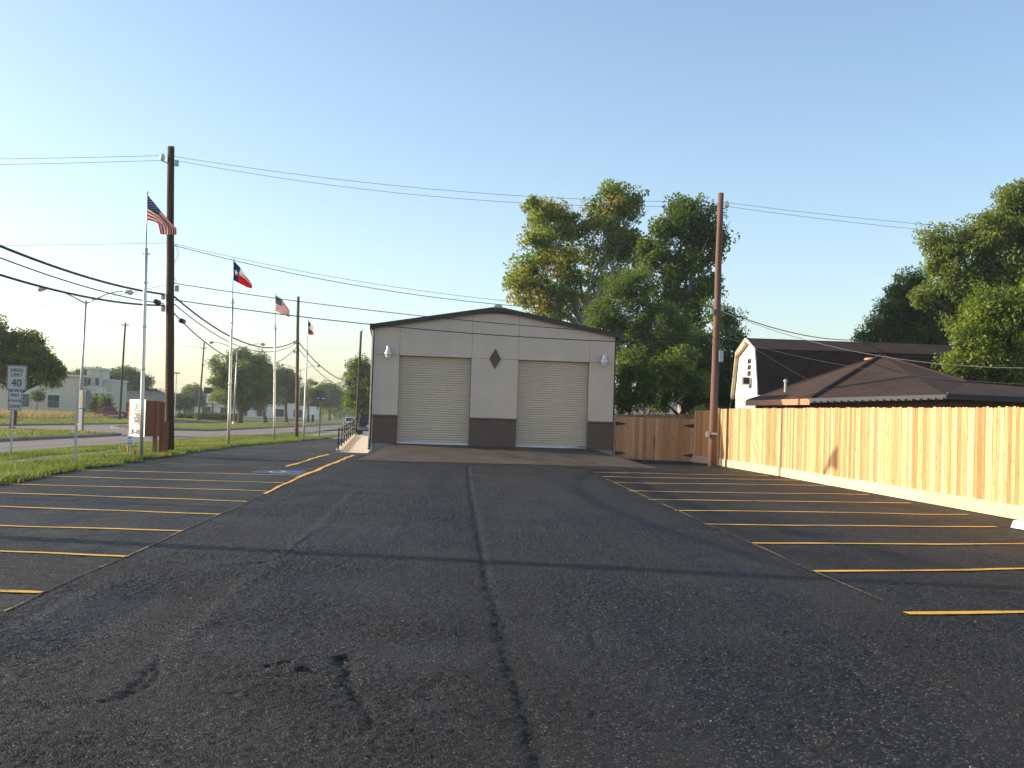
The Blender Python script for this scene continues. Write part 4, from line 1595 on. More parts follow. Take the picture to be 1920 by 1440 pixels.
fy = [32.5, 45.6, 58.0, 71.6]
fb = [at(264, 860, 32.7), at(428, 838, 45.6), at(514, 828, 58), at(569, 823, 71.6)]
ft = [at(276.5, 365, 32.7), at(438, 488, 45.6), at(516.5, 553, 58), at(578, 600, 71.6)]
fm = [6.5, 6.42, 6.37, 5.97]
fl = ['aluminium flagpole standing in front of the white realty sign', 'aluminium flagpole flying the larger lone star flag', 'aluminium flagpole just left of the dark verge pole', 'aluminium flagpole nearest the side drive and blue street sign']
for k in range(4):
    flagpole(tuple(fb[k]), fm[k], ft[k].z, fl[k], (ft[k].x - fb[k].x, 0))
flagpole((-9.0, 19.4, .33), 6.4, 8.0, 'bare aluminium flagpole at the near end of the verge')
flag('american_flag', [(0, [(0, 276.5, 365), (.5, 276, 389), (1, 275.5, 412)]), (.4, [(0, 302, 396), (.5, 297.5, 403), (1, 292, 416)]),
                       (.65, [(0, 321, 418), (.5, 316, 424), (1, 297, 421)]), (.82, [(0, 331, 428), (.5, 317, 431), (1, 299, 432)]), (1, [(0, 331, 440), (.5, 316, 440), (1, 301, 439)])],
     32.7, M_USFLAG, 'drooping stars and stripes flag flying beside the tall leaning pole', .9, 0)
flag('texas_flag', [(0, [(0, 438.5, 489), (.5, 438, 507), (1, 437, 525)]), (.33, [(0, 451, 502), (.5, 447.5, 514), (1, 446.5, 530)]), (.7, [(0, 463, 519), (.5, 461, 524), (1, 462, 538)]),
                    (1, [(0, 473, 533), (.5, 473, 536), (1, 472, 541)])], 45.6, M_TXFLAG, 'lone star flag with bright red lower stripe on the second flagpole', .8, 1)
flag('american_flag', [(0, [(0, 516.5, 553), (.5, 516.5, 568), (1, 516.5, 582)]), (.4, [(0, 529, 562), (.5, 528, 574), (1, 526, 587)]), (1, [(0, 543, 582), (.5, 543, 589), (1, 543.5, 595)])],
     58.0, M_USFLAG, 'small stars and stripes flag left of the verge utility pole', .8, 2)
flag('texas_flag', [(0, [(0, 578, 600), (.5, 577.5, 612), (1, 577, 624)]), (.33, [(0, 582.5, 606.5), (.5, 581, 617), (1, 581, 628)]), (1, [(0, 588, 612), (.5, 586, 621), (1, 589, 627)])],
     71.6, M_TXFLAG, 'small crumpled lone star flag nearest the garage', .8, 3)


# ------------------------------------------------------------------ signs at the street edge
def post_sign(base, top, r_, label, mat=M_GALV):
    root = empty('road_sign', base)
    b = Vector(base)
    t = Vector(top) - b
    MB().box((t.x / 2, t.y / 2, t.z / 2), (r_, r_, t.z)).build('post', mat, root)
    return tag(root, label, 'sign')


sb = at(20, 859.7, 36.6)
sl = post_sign(tuple(sb), (sb.x, sb.y, 3.1), .05, 'speed limit 40 sign above an end school zone plate at the kerb')
SR = rad(-3)
pl = MB().box((.09, -.04, 3.12 - sb.z - .395), (.62, .012, .79), 0).build('speed_plate', M_ROADSIGN, sl, bevel=.0)
for bx_ in ((.09, .365), (.09, -.365)):
    pass
fr = MB()
for (cx, cz, wx, wz_) in ((.09, .375, .58, .014), (.09, -.375, .58, .014), (-.2, 0, .014, .75), (.38, 0, .014, .75)):
    fr.box((cx, -.05, 3.12 - sb.z - .395 + cz), (wx, .006, wz_))
fr.build('plate_border', M_INK, pl)
for s_, sz, zz in (('SPEED', .155, .235), ('LIMIT', .155, .085), ('40', .33, -.17)):
    text(s_, sz, (.09, -.052, 3.12 - sb.z - .395 + zz), (rad(90), 0, 0), M_INK, pl, bold=.0)
p2_ = MB().box((.07, -.04, 3.12 - sb.z - .79 - .34), (.44, .012, .62)).build('zone_plate', M_ROADSIGN, sl)
fr = MB()
for (cx, cz, wx, wz_) in ((.07, .295, .41, .01), (.07, -.295, .41, .01), (-.13, 0, .01, .59), (.27, 0, .01, .59)):
    fr.box((cx, -.05, 3.12 - sb.z - 1.13 + cz), (wx, .006, wz_))
fr.build('plate_border', M_INK, p2_)
for s_, zz in (('END', .18), ('SCHOOL', .0), ('ZONE', -.18)):
    text(s_, .125 if s_ != 'SCHOOL' else .105, (.07, -.052, 3.12 - sb.z - 1.13 + zz), (rad(90), 0, 0), M_INK, p2_, bold=.0)

eb = on_lot(137.6, 871.5)
es = post_sign(tuple(eb), (eb.x + .06, eb.y, eb.z + 1.95), .05, 'bare metal post with a sign plate turned edge-on in the verge')
MB().box((.15, .1, 1.68), (.16, .3, .46), rad(62)).build('sign_plate', M_SIGNBACK, es)
MB().box((.12, .08, 1.15), (.07, .12, .55), rad(62)).build('lower_plate', M_SIGNBACK, es)

# v-shaped realty sign on posts
AP = at(271, 819, 34.6)
AP.z = float(lot_z(34.6))
vs = empty('realty_sign', (AP.x, AP.y, AP.z))
tag(vs, 'v-shaped realty sign with white lettered panel and reddish brown back board', 'sign')
zt = at(271, 749, 34.6).z - AP.z
zb_ = at(271, 819.5, 34.6).z - AP.z
Lp = at(242.5, 783, 35.6) - Vector((AP.x, AP.y, 0))
Rp = at(303, 783, 35.6) - Vector((AP.x, AP.y, 0))


def vpanel(end, name, mat, z0, z1, th=.02):
    d = Vector((end.x, end.y, 0))
    a = math.atan2(d.y, d.x)
    L2 = d.length
    o = MB().box((L2 / 2, 0, (z0 + z1) / 2), (L2, th, z1 - z0)).build(name, mat, vs)
    o.rotation_euler = (0, 0, a)
    return o, a, L2


wp, wa, wl_ = vpanel(Lp, 'white_panel', M_WHITE, zb_, zt)
zc = (zb_ + zt) / 2
hh_ = (zt - zb_)
# lettering on the white face: the face looking at us is +y of the rotated panel
TX = lambda s_, sz, u, v, mat: text(s_, sz, (wl_ * (1 - u), .014, zc + v * hh_), (rad(90), 0, rad(180)), mat, wp, bold=.008)
TX('DERK', .24, .58, .05, M_INK)
TX('HARMS', .24, .62, -.08, M_INK)
for u_, w_ in ((.72, .2), (.52, .12), (.38, .16)):
    MB().box((wl_ * u_, .0125, zc - .17 * hh_), (w_, .004, .06)).build('small_print', M_GREY_INK, wp)
TX('281-470-3', .2, .5, -.385, M_INK)
for v_ in (-.235, -.3):
    o = MB().box((wl_ * .5, .0125, zc + v_ * hh_), (wl_ * .85, .004, .008)).build('rule_line', M_GREY_INK, wp)
lg = MB().box((wl_ * .45, .013, zc + .28 * hh_), (wl_ * .34, .006, .26)).build('logo_block', M_TEAL, wp)
for (du, dv, w_, h_) in ((-.06, .07, .1, .03), (.06, .04, .03, .1), (-.07, -.02, .04, .09), (.03, -.08, .14, .03), (.07, -.05, .03, .06)):
    MB().box((wl_ * .45 + du, .018, zc + .28 * hh_ + dv), (w_, .004, h_)).build('logo_stroke', M_WHITE, wp)
bp_, ba, bl = vpanel(Rp, 'brown_board', M_BOARD, zb_ + .02, zt - .03, .02)
for t_, hgt, wd_ in ((.62, zt - .02, .2), (1.02, zt - .05, .1)):
    q = Vector((Rp.x, Rp.y, 0)) * t_
    MB().box((q.x, q.y + .05, hgt / 2 - .05), (.12, .1, hgt + .1), ba).build('sign_post', M_BOARD, vs)
q = Vector((Rp.x, Rp.y, 0)) * 1.25
MB().box((q.x, q.y + .1, .52), (.15, .12, 1.1), ba).build('sign_post', M_BOARD, vs)
MB().box((Lp.x * .97, Lp.y * .97 + .05, zt / 2 - .06), (.09, .09, zt), wa).build('sign_post', M_BOARD, vs)

# small staked notice and utility marker flag
nb_ = at(242.6, 857, 33.4)
nb_.z = float(lot_z(33.4))
ns = empty('notice_sign', tuple(nb_))
tag(ns, 'small white notice nailed to a wooden stake in the verge', 'sign')
zz1 = at(242.6, 818.5, 33.4).z - nb_.z
zz0 = at(242.6, 835, 33.4).z - nb_.z
MB().box((0, .02, zz1 / 2 - .05), (.05, .04, zz1 + .02)).build('stake', M_TREATED, ns)
npn = MB().box((0, -.01, (zz0 + zz1) / 2), (.22, .012, zz1 - zz0)).build('notice_panel', M_WHITE, ns)
for v_, h_, w_ in ((.34, .05, .1), (.05, .014, .16), (-.1, .014, .13), (-.3, .05, .17)):
    MB().box((0, -.0185, (zz0 + zz1) / 2 + v_ * (zz1 - zz0)), (w_, .005, h_)).build('print_line', M_GREY_INK, npn)
mf = at(250, 852, 33.6)
mf.z = float(lot_z(33.6))
mk = empty('marker_flag', tuple(mf))
tag(mk, 'tiny red utility marker flag stuck in the grass', 'marker')
MB().tube([(0, 0, 0), (.01, 0, .28)], .005, 5).build('wire_stem', M_GALV, mk)
MB().prism([(.0, 0, .05), (.1, .03, .07), (.075, .02, .2), (.03, 0, .27)], (0, .004, 0)).build('marker_cloth', M_REDFLAG, mk)

# blue street-name sign
bb = at(599, 818, 83)
bs = empty('street_name_sign', tuple(bb))
tag(bs, 'blue street name blades on a dark post by the side drive', 'sign')
bh = at(599, 745, 83).z - bb.z
MB().tube([(0, 0, 0), (0, 0, bh + .1)], .035, 8).build('post', M_IRON, bs)
bl1 = MB().box((-.02, 0, bh - .08), (.72, .02, .23)).build('name_blade', M_BLUESIGN, bs)
MB().box((0, -.04, bh - .25), (.02, .6, .2)).build('name_blade', M_BLUESIGN, bs)
MB().box((0, -.02, bh - .75), (.1, .02, .75)).build('orange_tape', M_FASCIA, bs)
for x_ in (-.26, -.14, 0.0, .1, .2, .28):
    MB().box((x_, -.014, bh - .08), (.06, .006, .08)).build('lettering', M_WHITE, bl1)


# ------------------------------------------------------------------ street lamps in the median
def street_lamp(base, htop, arm_l, arm_r, label):
    r_ = empty('street_lamp', base)
    tag(r_, label, 'street lamp', 'twin-arm street lamps in the median')
    MB().tube([(0, 0, -.1), (0.05, 0, htop * .5), (.12, 0, htop)], [.14, .11, .075], 10).build('lamp_post', M_GALV, r_, True)
    MB().lathe((0, 0, 0), [(.24, 0), (.24, .08), (.16, .3), (.15, .34)], 10).build('base_cover', M_GALV, r_)
    for sg, ln in ((-1, arm_l), (1, arm_r)):
        pts = [(.12, 0, htop - .25), (.12 + sg * ln * .25, 0, htop + .15), (.12 + sg * ln * .55, 0, htop + .62), (.12 + sg * ln * .8, 0, htop + .82), (.12 + sg * ln, 0, htop + .86)]
        a = MB().tube(pts, [.06, .055, .05, .045, .04], 7).build('arm', M_GALV, r_, True)
        c_ = (.12 + sg * (ln + .35), 0, htop + .82)
        MB().tube([(c_[0] - sg * .4, 0, c_[2] + .03), (c_[0] - sg * .2, 0, c_[2] + .03), (c_[0] + sg * .2, 0, c_[2]), (c_[0] + sg * .42, 0, c_[2] - .02)], [.06, .15, .19, .05], 10).build('lamp_head', M_GALV, a, True)
        MB().tube([(c_[0] - sg * .05, 0, c_[2] - .12), (c_[0] + sg * .3, 0, c_[2] - .14)], [.11, .09], 8).build('lamp_lens', M_CLEAR, a, True)


for k, (Y, lab) in enumerate(((94.5, 'twin-arm street lamp by the rounded end of the grass median'), (159.5, 'twin-arm street lamp behind the lone star flagpole'), (224.5, 'far twin-arm street lamp beside the verge pole'))):
    street_lamp((-31.0, Y, .12), 10.6, 3.3, 3.1, lab)


# ------------------------------------------------------------------ houses to the right
def poly_part(pts, th, name, mat, parent, loc, ax=None):
    """flat roof plane or wall from 3D points, thickened downwards along its normal"""
    a = [Vector(p) for p in pts]
    nrm = (a[1] - a[0]).cross(a[2] - a[0]).normalized()
    if nrm.z < 0:
        nrm = -nrm
    m = MB().prism(a, tuple(nrm * -th))
    o = m.build(name, mat, parent, loc=loc)
    o.location = (0, 0, 0)
    if ax is not None:
        u_ = Vector(ax).normalized()
        uv_planar(o, u_, nrm.cross(u_))
    return o


hl = Vector((12.9, 39.5, .3))
hs = empty('hip_roof_house', tuple(hl))
tag(hs, 'low house with brown shingled hip roof and salmon fascia behind the fence', 'house')
C0 = at(1520, 748, 38.0)
CL = at(1400, 751.5, 46.0)
AX = at(1652, 667, 42.4)
CR = at(1775, 741, 35.2)
VT = at(1813.5, 716.5, 38.2)
BR = AX + Vector((3.5, 6.5, -1.5))
poly_part([CL, C0, AX], .1, 'roof_plane', M_ROOF, hs, tuple(hl), C0 - CL)
poly_part([C0, CR, VT, AX], .1, 'roof_plane', M_ROOF, hs, tuple(hl), CR - C0)
poly_part([CL, AX, BR, Vector((BR.x, BR.y, CL.z))], .1, 'roof_plane', M_ROOF, hs, tuple(hl), Vector((1, 0, 0)))
WR = at(1775, 737, 35.0)
WE = WR + Vector((9, -.9, -.1))
RG = VT + Vector((9, .1, -.75))
poly_part([WR, WE, RG, VT], .1, 'roof_plane', M_ROOF, hs, tuple(hl), WE - WR)
poly_part([VT, RG, RG + Vector((0, 5, -1.4)), VT + Vector((0, 5, -1.4))], .1, 'roof_plane', M_ROOF, hs, tuple(hl), Vector((1, 0, 0)))


def ridge(p, q, r_=.07):
    o = MB().tube([Vector(p), Vector(p).lerp(Vector(q), .5) + Vector((0, 0, .015)), Vector(q)], r_, 6).build('ridge_cap', M_ROOF2, hs, loc=tuple(hl))
    o.location = (0, 0, 0)
    uv_planar(o, (1, 0, 0), (0, 1, 0))


ridge(C0, AX, .09)
ridge(AX, VT, .06)
ridge(CL, AX, .04)


def strip(p, q, z0, z1, th, name, mat):
    """board hung under an eave from p to q"""
    p, q = Vector(p), Vector(q)
    d = (q - p).normalized()
    n = Vector((-d.y, d.x, 0))
    if n.y > 0 or (abs(n.y) < .3 and n.x > 0):
        n = -n
    m = MB().prism([p + Vector((0, 0, z0)), q + Vector((0, 0, z0)), q + Vector((0, 0, z1)), p + Vector((0, 0, z1))], tuple(n * th))
    o = m.build(name, mat, hs, loc=tuple(hl))
    o.location = (0, 0, 0)
    return o


strip(CL, CL.lerp(C0, .58), -.2, .01, .04, 'fascia', M_FASCIA)
strip(CL.lerp(C0, .585), C0, -.2, .01, .04, 'fascia', M_FASCIA)
strip(C0, CR, -.13, .02, .11, 'gutter', M_GUTTER)
for k in range(19):
    t = (k + .5) / 19
    p = C0.lerp(CR, t)
    o = MB().box((p.x - .05, p.y - .13, p.z - .12), (.07, .04, .07)).build('gutter_bracket', M_BRICKW, hs, loc=tuple(hl))
    o.location = (0, 0, 0)
strip(WR, WE, -.2, .0, .05, 'fascia', M_TRIM)
strip(WR + Vector((0, 0, .0)), WE, -.03, .035, .1, 'gutter', M_GUTTER)
# walls under the eaves
for p, q in ((CL + Vector((.45, .3, 0)), C0 + Vector((.45, .4, 0))), (C0 + Vector((.46, .4, 0)), CR + Vector((.35, .45, 0))), (WR + Vector((.3, .5, 0)), WE + Vector((0, .5, 0)))):
    o = MB().prism([Vector((p.x, p.y, .25)), Vector((q.x, q.y, .25)), Vector((q.x, q.y, q.z - .12)), Vector((p.x, p.y, p.z - .12))], (.08, .12, 0)).build('wall', M_BRICKW, hs, loc=tuple(hl))
    o.location = (0, 0, 0)
vp = at(1473, 727, 43.5)
o = MB().lathe(tuple(vp - Vector((0, 0, .4))), [(.06, 0), (.06, .62), (.09, .62), (.09, .7), (.05, .74)], 10).build('vent_pipe', M_GALV, hs, loc=tuple(hl))
o.location = (0, 0, 0)
tv = at(1640, 676, 42.6)
m = MB()
for k in range(3):
    m.lathe((tv.x - .15, tv.y, tv.z - .32 + k * .15), [(.2, 0), (.26, .04), (.26, .08), (.18, .12)], 12)
o = m.build('turbine_vent', M_FASCIA, hs, True, loc=tuple(hl))
o.location = (0, 0, 0)

# tall gambrel-roofed house
bl_ = Vector((14.6, 55, .38))
bh_ = empty('gambrel_house', tuple(bl_))
tag(bh_, 'tall white gabled house with dark gambrel roof behind the hip-roofed house', 'house')
GX = 14.5
ny, fyy, my = 52.7, 57.4, 55.0
zr, zbk, zlo = 6.25, 5.62, 3.45
LEN = 24.0
pr = [(ny - .12, zlo), (ny + .55, zbk), (my, zr), (fyy - .55, zbk), (fyy + .12, zlo)]


def bpart(m, name, mat, smooth=False):
    o = m.build(name, mat, bh_, smooth, loc=tuple(bl_))
    o.location = (0, 0, 0)
    return o


# lap siding: upper gable boards one by one, white; lower boards blue grey
zz = zlo - .05
while zz < zr - .08:
    def wid(z):
        f_ = np.interp(z, [zlo, zbk, zr], [(fyy - ny) / 2 + .06, (fyy - ny) / 2 - .58, 0.06])
        return float(f_)
    z1 = min(zz + .16, zr - .03)
    w0, w1 = wid(zz), wid(z1)
    bpart(MB().prism([(GX, my - w0, zz), (GX, my + w0, zz), (GX, my + w1, z1), (GX, my - w1, z1)], (.05, 0, 0)).prism([(GX - .012, my - w0, zz), (GX - .012, my + w0, zz), (GX - .012, my + w0, zz + .02), (GX - .012, my - w0, zz + .02)], (.012, 0, 0)), 'siding_board', M_SIDING)
    zz += .16
zz = .4
while zz < zlo - .1:
    bpart(MB().prism([(GX - .012, ny + .05, zz), (GX - .012, fyy - .05, zz), (GX, fyy - .05, zz + .19), (GX, ny + .05, zz + .19)], (.06, 0, 0)), 'siding_board', M_BLUESIDE)
    zz += .195
bpart(MB().box((GX + LEN / 2, ny + .1, 1.9), (LEN, .1, 3.1)), 'wall', M_SIDING)
# roof planes
for (a, b, mt) in ((pr[0], pr[1], M_ROOF2), (pr[1], pr[2], M_ROOF2), (pr[2], pr[3], M_ROOF2), (pr[3], pr[4], M_ROOF2)):
    pts = [Vector((GX - .12, a[0], a[1])), Vector((GX + LEN, a[0], a[1])), Vector((GX + LEN, b[0], b[1])), Vector((GX - .12, b[0], b[1]))]
    nrm = (pts[1] - pts[0]).cross(pts[2] - pts[0]).normalized()
    o = MB().prism(pts, tuple(nrm * .09)).build('roof_plane', mt, bh_, loc=tuple(bl_))
    o.location = (0, 0, 0)
    uv_planar(o, Vector((1, 0, 0)), nrm.cross(Vector((1, 0, 0))))
# flared far eave and barge boards
bpart(MB().prism([(GX - .1, fyy + .1, zlo + .05), (GX - .1, fyy + .55, zlo - .55), (GX - .1, fyy + 1.1, zlo - .95), (GX - .1, fyy + 1.15, zlo - .8), (GX - .1, fyy + .65, zlo - .4), (GX - .1, fyy + .22, zlo + .1)], (LEN, 0, 0)), 'flared_eave', M_ROOF2)
for k in range(2):
    a, b = (pr[2], pr[3]) if k == 0 else (pr[3], pr[4])
    bpart(MB().prism([(GX - .2, a[0], a[1] - .24), (GX - .2, b[0], b[1] - .12), (GX - .2, b[0] + .05, b[1] + .1), (GX - .2, a[0], a[1] + .1)], (.16, 0, 0)), 'barge_board', M_TANTRIM)
for k in range(2):
    a, b = (pr[1], pr[2]) if k else (pr[0], pr[1])
    bpart(MB().prism([(GX - .17, a[0], a[1] - .02), (GX - .17, b[0], b[1] - .1), (GX - .17, b[0], b[1] + .08), (GX - .17, a[0] - .03, a[1] + .08)], (.1, 0, 0)), 'barge_board', M_SIDING)
# window and air conditioner
wy, wz0 = 54.55, 4.55
win = bpart(MB().box((GX - .03, wy, wz0 + .3), (.05, .75, 1.15)), 'window', M_SIDING)
for r2 in range(3):
    for c2 in range(2):
        o = MB().box((GX - .06, wy - .17 + c2 * .34, wz0 + .0 + r2 * .3), (.02, .27, .24)).build('pane', M_GLASS, win, loc=tuple(bl_))
        o.location = (0, 0, 0)
ac = bpart(MB().box((GX - .25, wy, wz0 - .38), (.45, .55, .4)), 'air_conditioner', M_PORC)
o = MB().box((GX - .25, wy - .28, wz0 - .38), (.3, .02, .3)).build('louvre', M_DARK, ac, loc=tuple(bl_))
o.location = (0, 0, 0)

# a pale low outbuilding glimpsed under the trees
ob = empty('outbuilding', (11, 74, .38))
tag(ob, 'low pale outbuilding with grey roof glimpsed under the dark trees', 'building')
MB().box((1.2, 1, 1.1), (6, 3, 2.2)).build('wall', M_CREAM2, ob)
MB().prism([(-2.2, -.9, 2.1), (4.5, -.9, 2.1), (4.0, 1, 3.0), (-1.7, 1, 3.0)], (0, .2, .05)).build('roof', M_FOUND, ob)


# ------------------------------------------------------------------ cars
def car(loc, rz, label, paint_, L=4.6, Wd=1.85, H=1.75, suv=True, group=None):
    r_ = empty('parked_car', loc, rz)
    tag(r_, label, 'car', group)
    hw = Wd / 2
    gc = .32
    belt = H * .56
    # side profile of the lower body (x forward): swept between inset sections
    prof = [(-L / 2, gc + .15), (-L / 2 + .05, gc), (L / 2 - .1, gc), (L / 2, gc + .2), (L / 2 - .03, belt * .78), (L / 2 - .35, belt * .93), (L * .16, belt), (-L / 2 + .08, belt), (-L / 2, belt - .15)]
    m = MB()
    for yv, ins in ((-hw, .06), (-hw + .08, 0), (hw - .08, 0), (hw, .06)):
        cz = (gc + belt) / 2
        m.v += [(p[0] * (1 - ins * .4), yv, cz + (p[1] - cz) * (1 - ins * 2)) for p in prof]
    n = len(prof)
    for s in range(3):
        for i in range(n):
            j = (i + 1) % n
            m.f.append((s * n + i, s * n + j, (s + 1) * n + j, (s + 1) * n + i))
    m.f += [tuple(range(n))[::-1], tuple(range(3 * n, 4 * n))]
    m.build('car_body', paint_, r_, bevel=.03)
    back = -L / 2 + (.12 if suv else .75)
    cab = [(back, belt - .01), (L * .17, belt - .01), (L * .05, H - .04), (L * .0, H), (back + (.28 if suv else .5), H), (back + (.2 if suv else .4), H - .04)]
    m = MB()
    for yv in (-hw + .1, hw - .1):
        m.v += [(p[0], yv - math.copysign(.13, yv) * ((p[1] - belt) / (H - belt)), p[1]) for p in cab]
    n = len(cab)
    for i in range(n):
        j = (i + 1) % n
        m.f.append((i, j, n + j, n + i))
    m.f += [tuple(range(n))[::-1], tuple(range(n, 2 * n))]
    m.build('cabin', paint_, r_, bevel=.03)
    # glazing
    zb0, zb1 = belt + .04, H - .12
    t0, t1 = (zb0 - belt) / (H - belt), (zb1 - belt) / (H - belt)
    bx = lambda t: back + (.2 if suv else .4) * t
    yy = lambda t: hw - .1 - .13 * t
    MB().prism([(bx(t0) - .012, -yy(t0) + .12, zb0), (bx(t0) - .012, yy(t0) - .12, zb0), (bx(t1) - .012, yy(t1) - .12, zb1), (bx(t1) - .012, -yy(t1) + .12, zb1)], (.02, 0, 0)).build('rear_window', M_GLASS, r_)
    for sg in (-1, 1):
        for (xa, xb) in ((back + .35, -.45), (-.38, .35), (.42, L * .1)):
            MB().prism([(xa, sg * (yy(t0) + .006), zb0), (xb, sg * (yy(t0) + .006), zb0), (xb - .12 * (xb > .3), sg * (yy(t1) + .006), zb1), (xa + .06, sg * (yy(t1) + .006), zb1)], (0, -sg * .02, 0)).build('side_window', M_GLASS, r_)
        MB().box((-L / 2 + .02, sg * (hw - .13), belt - .2), (.06, .2, .42)).build('tail_light', M_TAIL, r_, bevel=.015)
        for xw in (-L * .31, L * .31):
            w_ = MB()
            w_.tube([(xw, sg * (hw - .2), gc + .02), (xw, sg * (hw + .0), gc + .02)], .34, 18)
            wo_ = w_.build('wheel', M_TYRE, r_)
            MB().tube([(xw, sg * (hw + .0), gc + .02), (xw, sg * (hw + .012), gc + .02)], .2, 12).build('rim', M_GALV, wo_)
        MB().box((L * .14, sg * (hw + .06), belt + .08), (.12, .16, .13)).build('mirror', paint_, r_, bevel=.02)
    MB().box((-L / 2 - .03, 0, gc + .2), (.14, Wd - .12, .26)).build('rear_bumper', M_PLASTIC, r_, bevel=.04)
    MB().box((L / 2 - .0, 0, gc + .2), (.14, Wd - .12, .26)).build('front_bumper', M_PLASTIC, r_, bevel=.04)
    MB().box((-L / 2 - .015, 0, belt - .22), (.03, .32, .16)).build('number_plate', M_WHITE, r_)
    return r_


sv = at(685, 814, 94)
car((sv.x + .2, 94 + 2.3, .28), rad(90 + 1), 'dark sport utility vehicle parked beyond the side ramp, tail towards the lot', M_CARDARK)
tk = at(657, 784, 190)
car((-17.5, 190, .0), rad(90), 'pale car far down the near carriageway', M_CARWHITE, 4.7, 1.8, 1.6, False)
car((at(212, 770, 158).x, 158, .6), rad(8), 'red car parked at the edge of the meadow by the cream building', M_CARRED, 4.5, 1.8, 1.5, False)
car((at(272, 770, 165).x, 165, .6), rad(170), 'red car parked under the dark tree across the street', M_CARRED, 4.5, 1.8, 1.5, False)
car((-19.2, 330, .0), rad(90), 'silver car farthest down the street', M_CARGREY, 4.6, 1.8, 1.5, False)

# ------------------------------------------------------------------ cream building across the street
cb0 = at(-60, 765, 172)
cb = empty('office_building', (cb0.x, 172, .6))
tag(cb, 'cream two-storey office with teal windows and corner balcony across the meadow', 'building')


def cpx(x, y, Y=172):
    q = at(x, y, Y)
    return q.x - cb0.x, q.z - .6


x1_, h1_ = cpx(150, 706)
x2_, h2_ = cpx(195, 712)
MB().box((x1_ / 2, 6, h1_ / 2), (x1_, 12, h1_)).build('wall', M_CREAM, cb)
MB().box((x1_ / 2, 5.9, h1_ + .1), (x1_ + .4, 12.6, .25)).build('parapet', M_CREAM2, cb)
xa, ht = cpx(152, 700)
MB().box(((x1_ + x2_) / 2, 8, h2_ / 2), (x2_ - x1_, 8, h2_)).build('wall', M_CREAM, cb)
MB().box(((x1_ + x2_) / 2, 8, h2_ + .1), (x2_ - x1_ + .3, 8.3, .22)).build('parapet', M_CREAM2, cb)
ta, tz = cpx(155, 698)
tb, _ = cpx(179, 698)
MB().box(((ta + tb) / 2, 4.5, tz / 2 + .3), (tb - ta, 5, tz + .6)).build('stair_tower', M_CREAM, cb)
MB().box(((ta + tb) / 2, 4.5, tz + .7), (tb - ta + .5, 5.5, .25)).build('parapet', M_CREAM2, cb)
for xx in (159, 174):
    a_, za = cpx(xx, 721)
    _, zb2 = cpx(xx, 708)
    w_ = MB().box((a_, 1.96, (za + zb2) / 2), (.45, .12, zb2 - za)).build('window', M_TEALG, cb)
for (xl, xr, yt, yb) in ((39, 55, 738, 763), (90, 111, 740, 765), (-30, -8, 737, 762)):
    a_, zt_ = cpx(xl, yt)
    b_, zb2 = cpx(xr, yb)
    w_ = MB().box(((a_ + b_) / 2, -.02, (zt_ + zb2) / 2), (b_ - a_ + .3, .12, zt_ - zb2 + .3)).build('window', M_CREAM2, cb)
    for sx_ in (0, 1):
        for sz_ in (0, 1):
            pw_, ph_ = (b_ - a_) / 2 - .04, (zt_ - zb2) / 2 - .04
            MB().box((a_ + (sx_ + .5) * (b_ - a_) / 2, -.09, zb2 + (sz_ + .5) * (zt_ - zb2) / 2), (pw_, .04, ph_)).build('pane', M_TEALG, w_)
# balcony and its posts
ba_, bz1 = cpx(152, 726)
bb_, bz0 = cpx(196, 736)
bal = MB().box(((ba_ + bb_) / 2, 2.2, bz0), (bb_ - ba_, 3.2, .3)).build('balcony', M_CREAM2, cb)
for k in range(16):
    MB().box((ba_ + (bb_ - ba_) * k / 15, .65, (bz0 + bz1) / 2 + .1), (.13, .06, bz1 - bz0)).build('baluster', M_CREAM2, bal)
MB().box(((ba_ + bb_) / 2, .65, bz1 + .1), (bb_ - ba_, .12, .12)).build('rail', M_CREAM2, bal)
for xx in (173, 184, 195):
    a_, _ = cpx(xx, 740)
    MB().box((a_, .8, bz0 / 2), (.28, .28, bz0)).build('column', M_CREAM2, cb)
a_, _ = cpx(165, 740)
MB().box(((ba_ + bb_) / 2, 3.9, 1.4), (2.6, .2, 2.6)).build('doorway', M_GLASS, cb)

# other things across the street
gb = empty('shop_building', (at(225, 768, 205).x, 205, .6))
tag(gb, 'grey low shop building half hidden by the dark tree', 'building')
MB().box((0, 4, 2.1), (12, 8, 4.2)).build('wall', M_SIGNBACK, gb)
MB().box((0, 3.9, 4.3), (12.5, 8.4, .3)).build('parapet', M_FOUND, gb)
MB().box((0, -.05, 1.3), (7, .12, 2.0)).build('window', M_GLASS, gb)
# pole light of a car park
for k, (px_, pyt, Y, lab) in enumerate(((331, 700, 230, 'flat-headed car park light beside the leaning pole'), (403, 711, 245, 'flat-headed car park light behind the marquee sign'))):
    q = at(px_, pyt, Y)
    r_ = empty('car_park_light', (q.x, Y, .6))
    tag(r_, lab, 'lamp')
    MB().tube([(0, 0, -.2), (0, 0, q.z - .6)], .09, 8).build('lamp_post', M_GALV, r_)
    MB().box((0, 0, q.z - .55), (1.4, .5, .22)).build('lamp_head', M_IRON, r_)
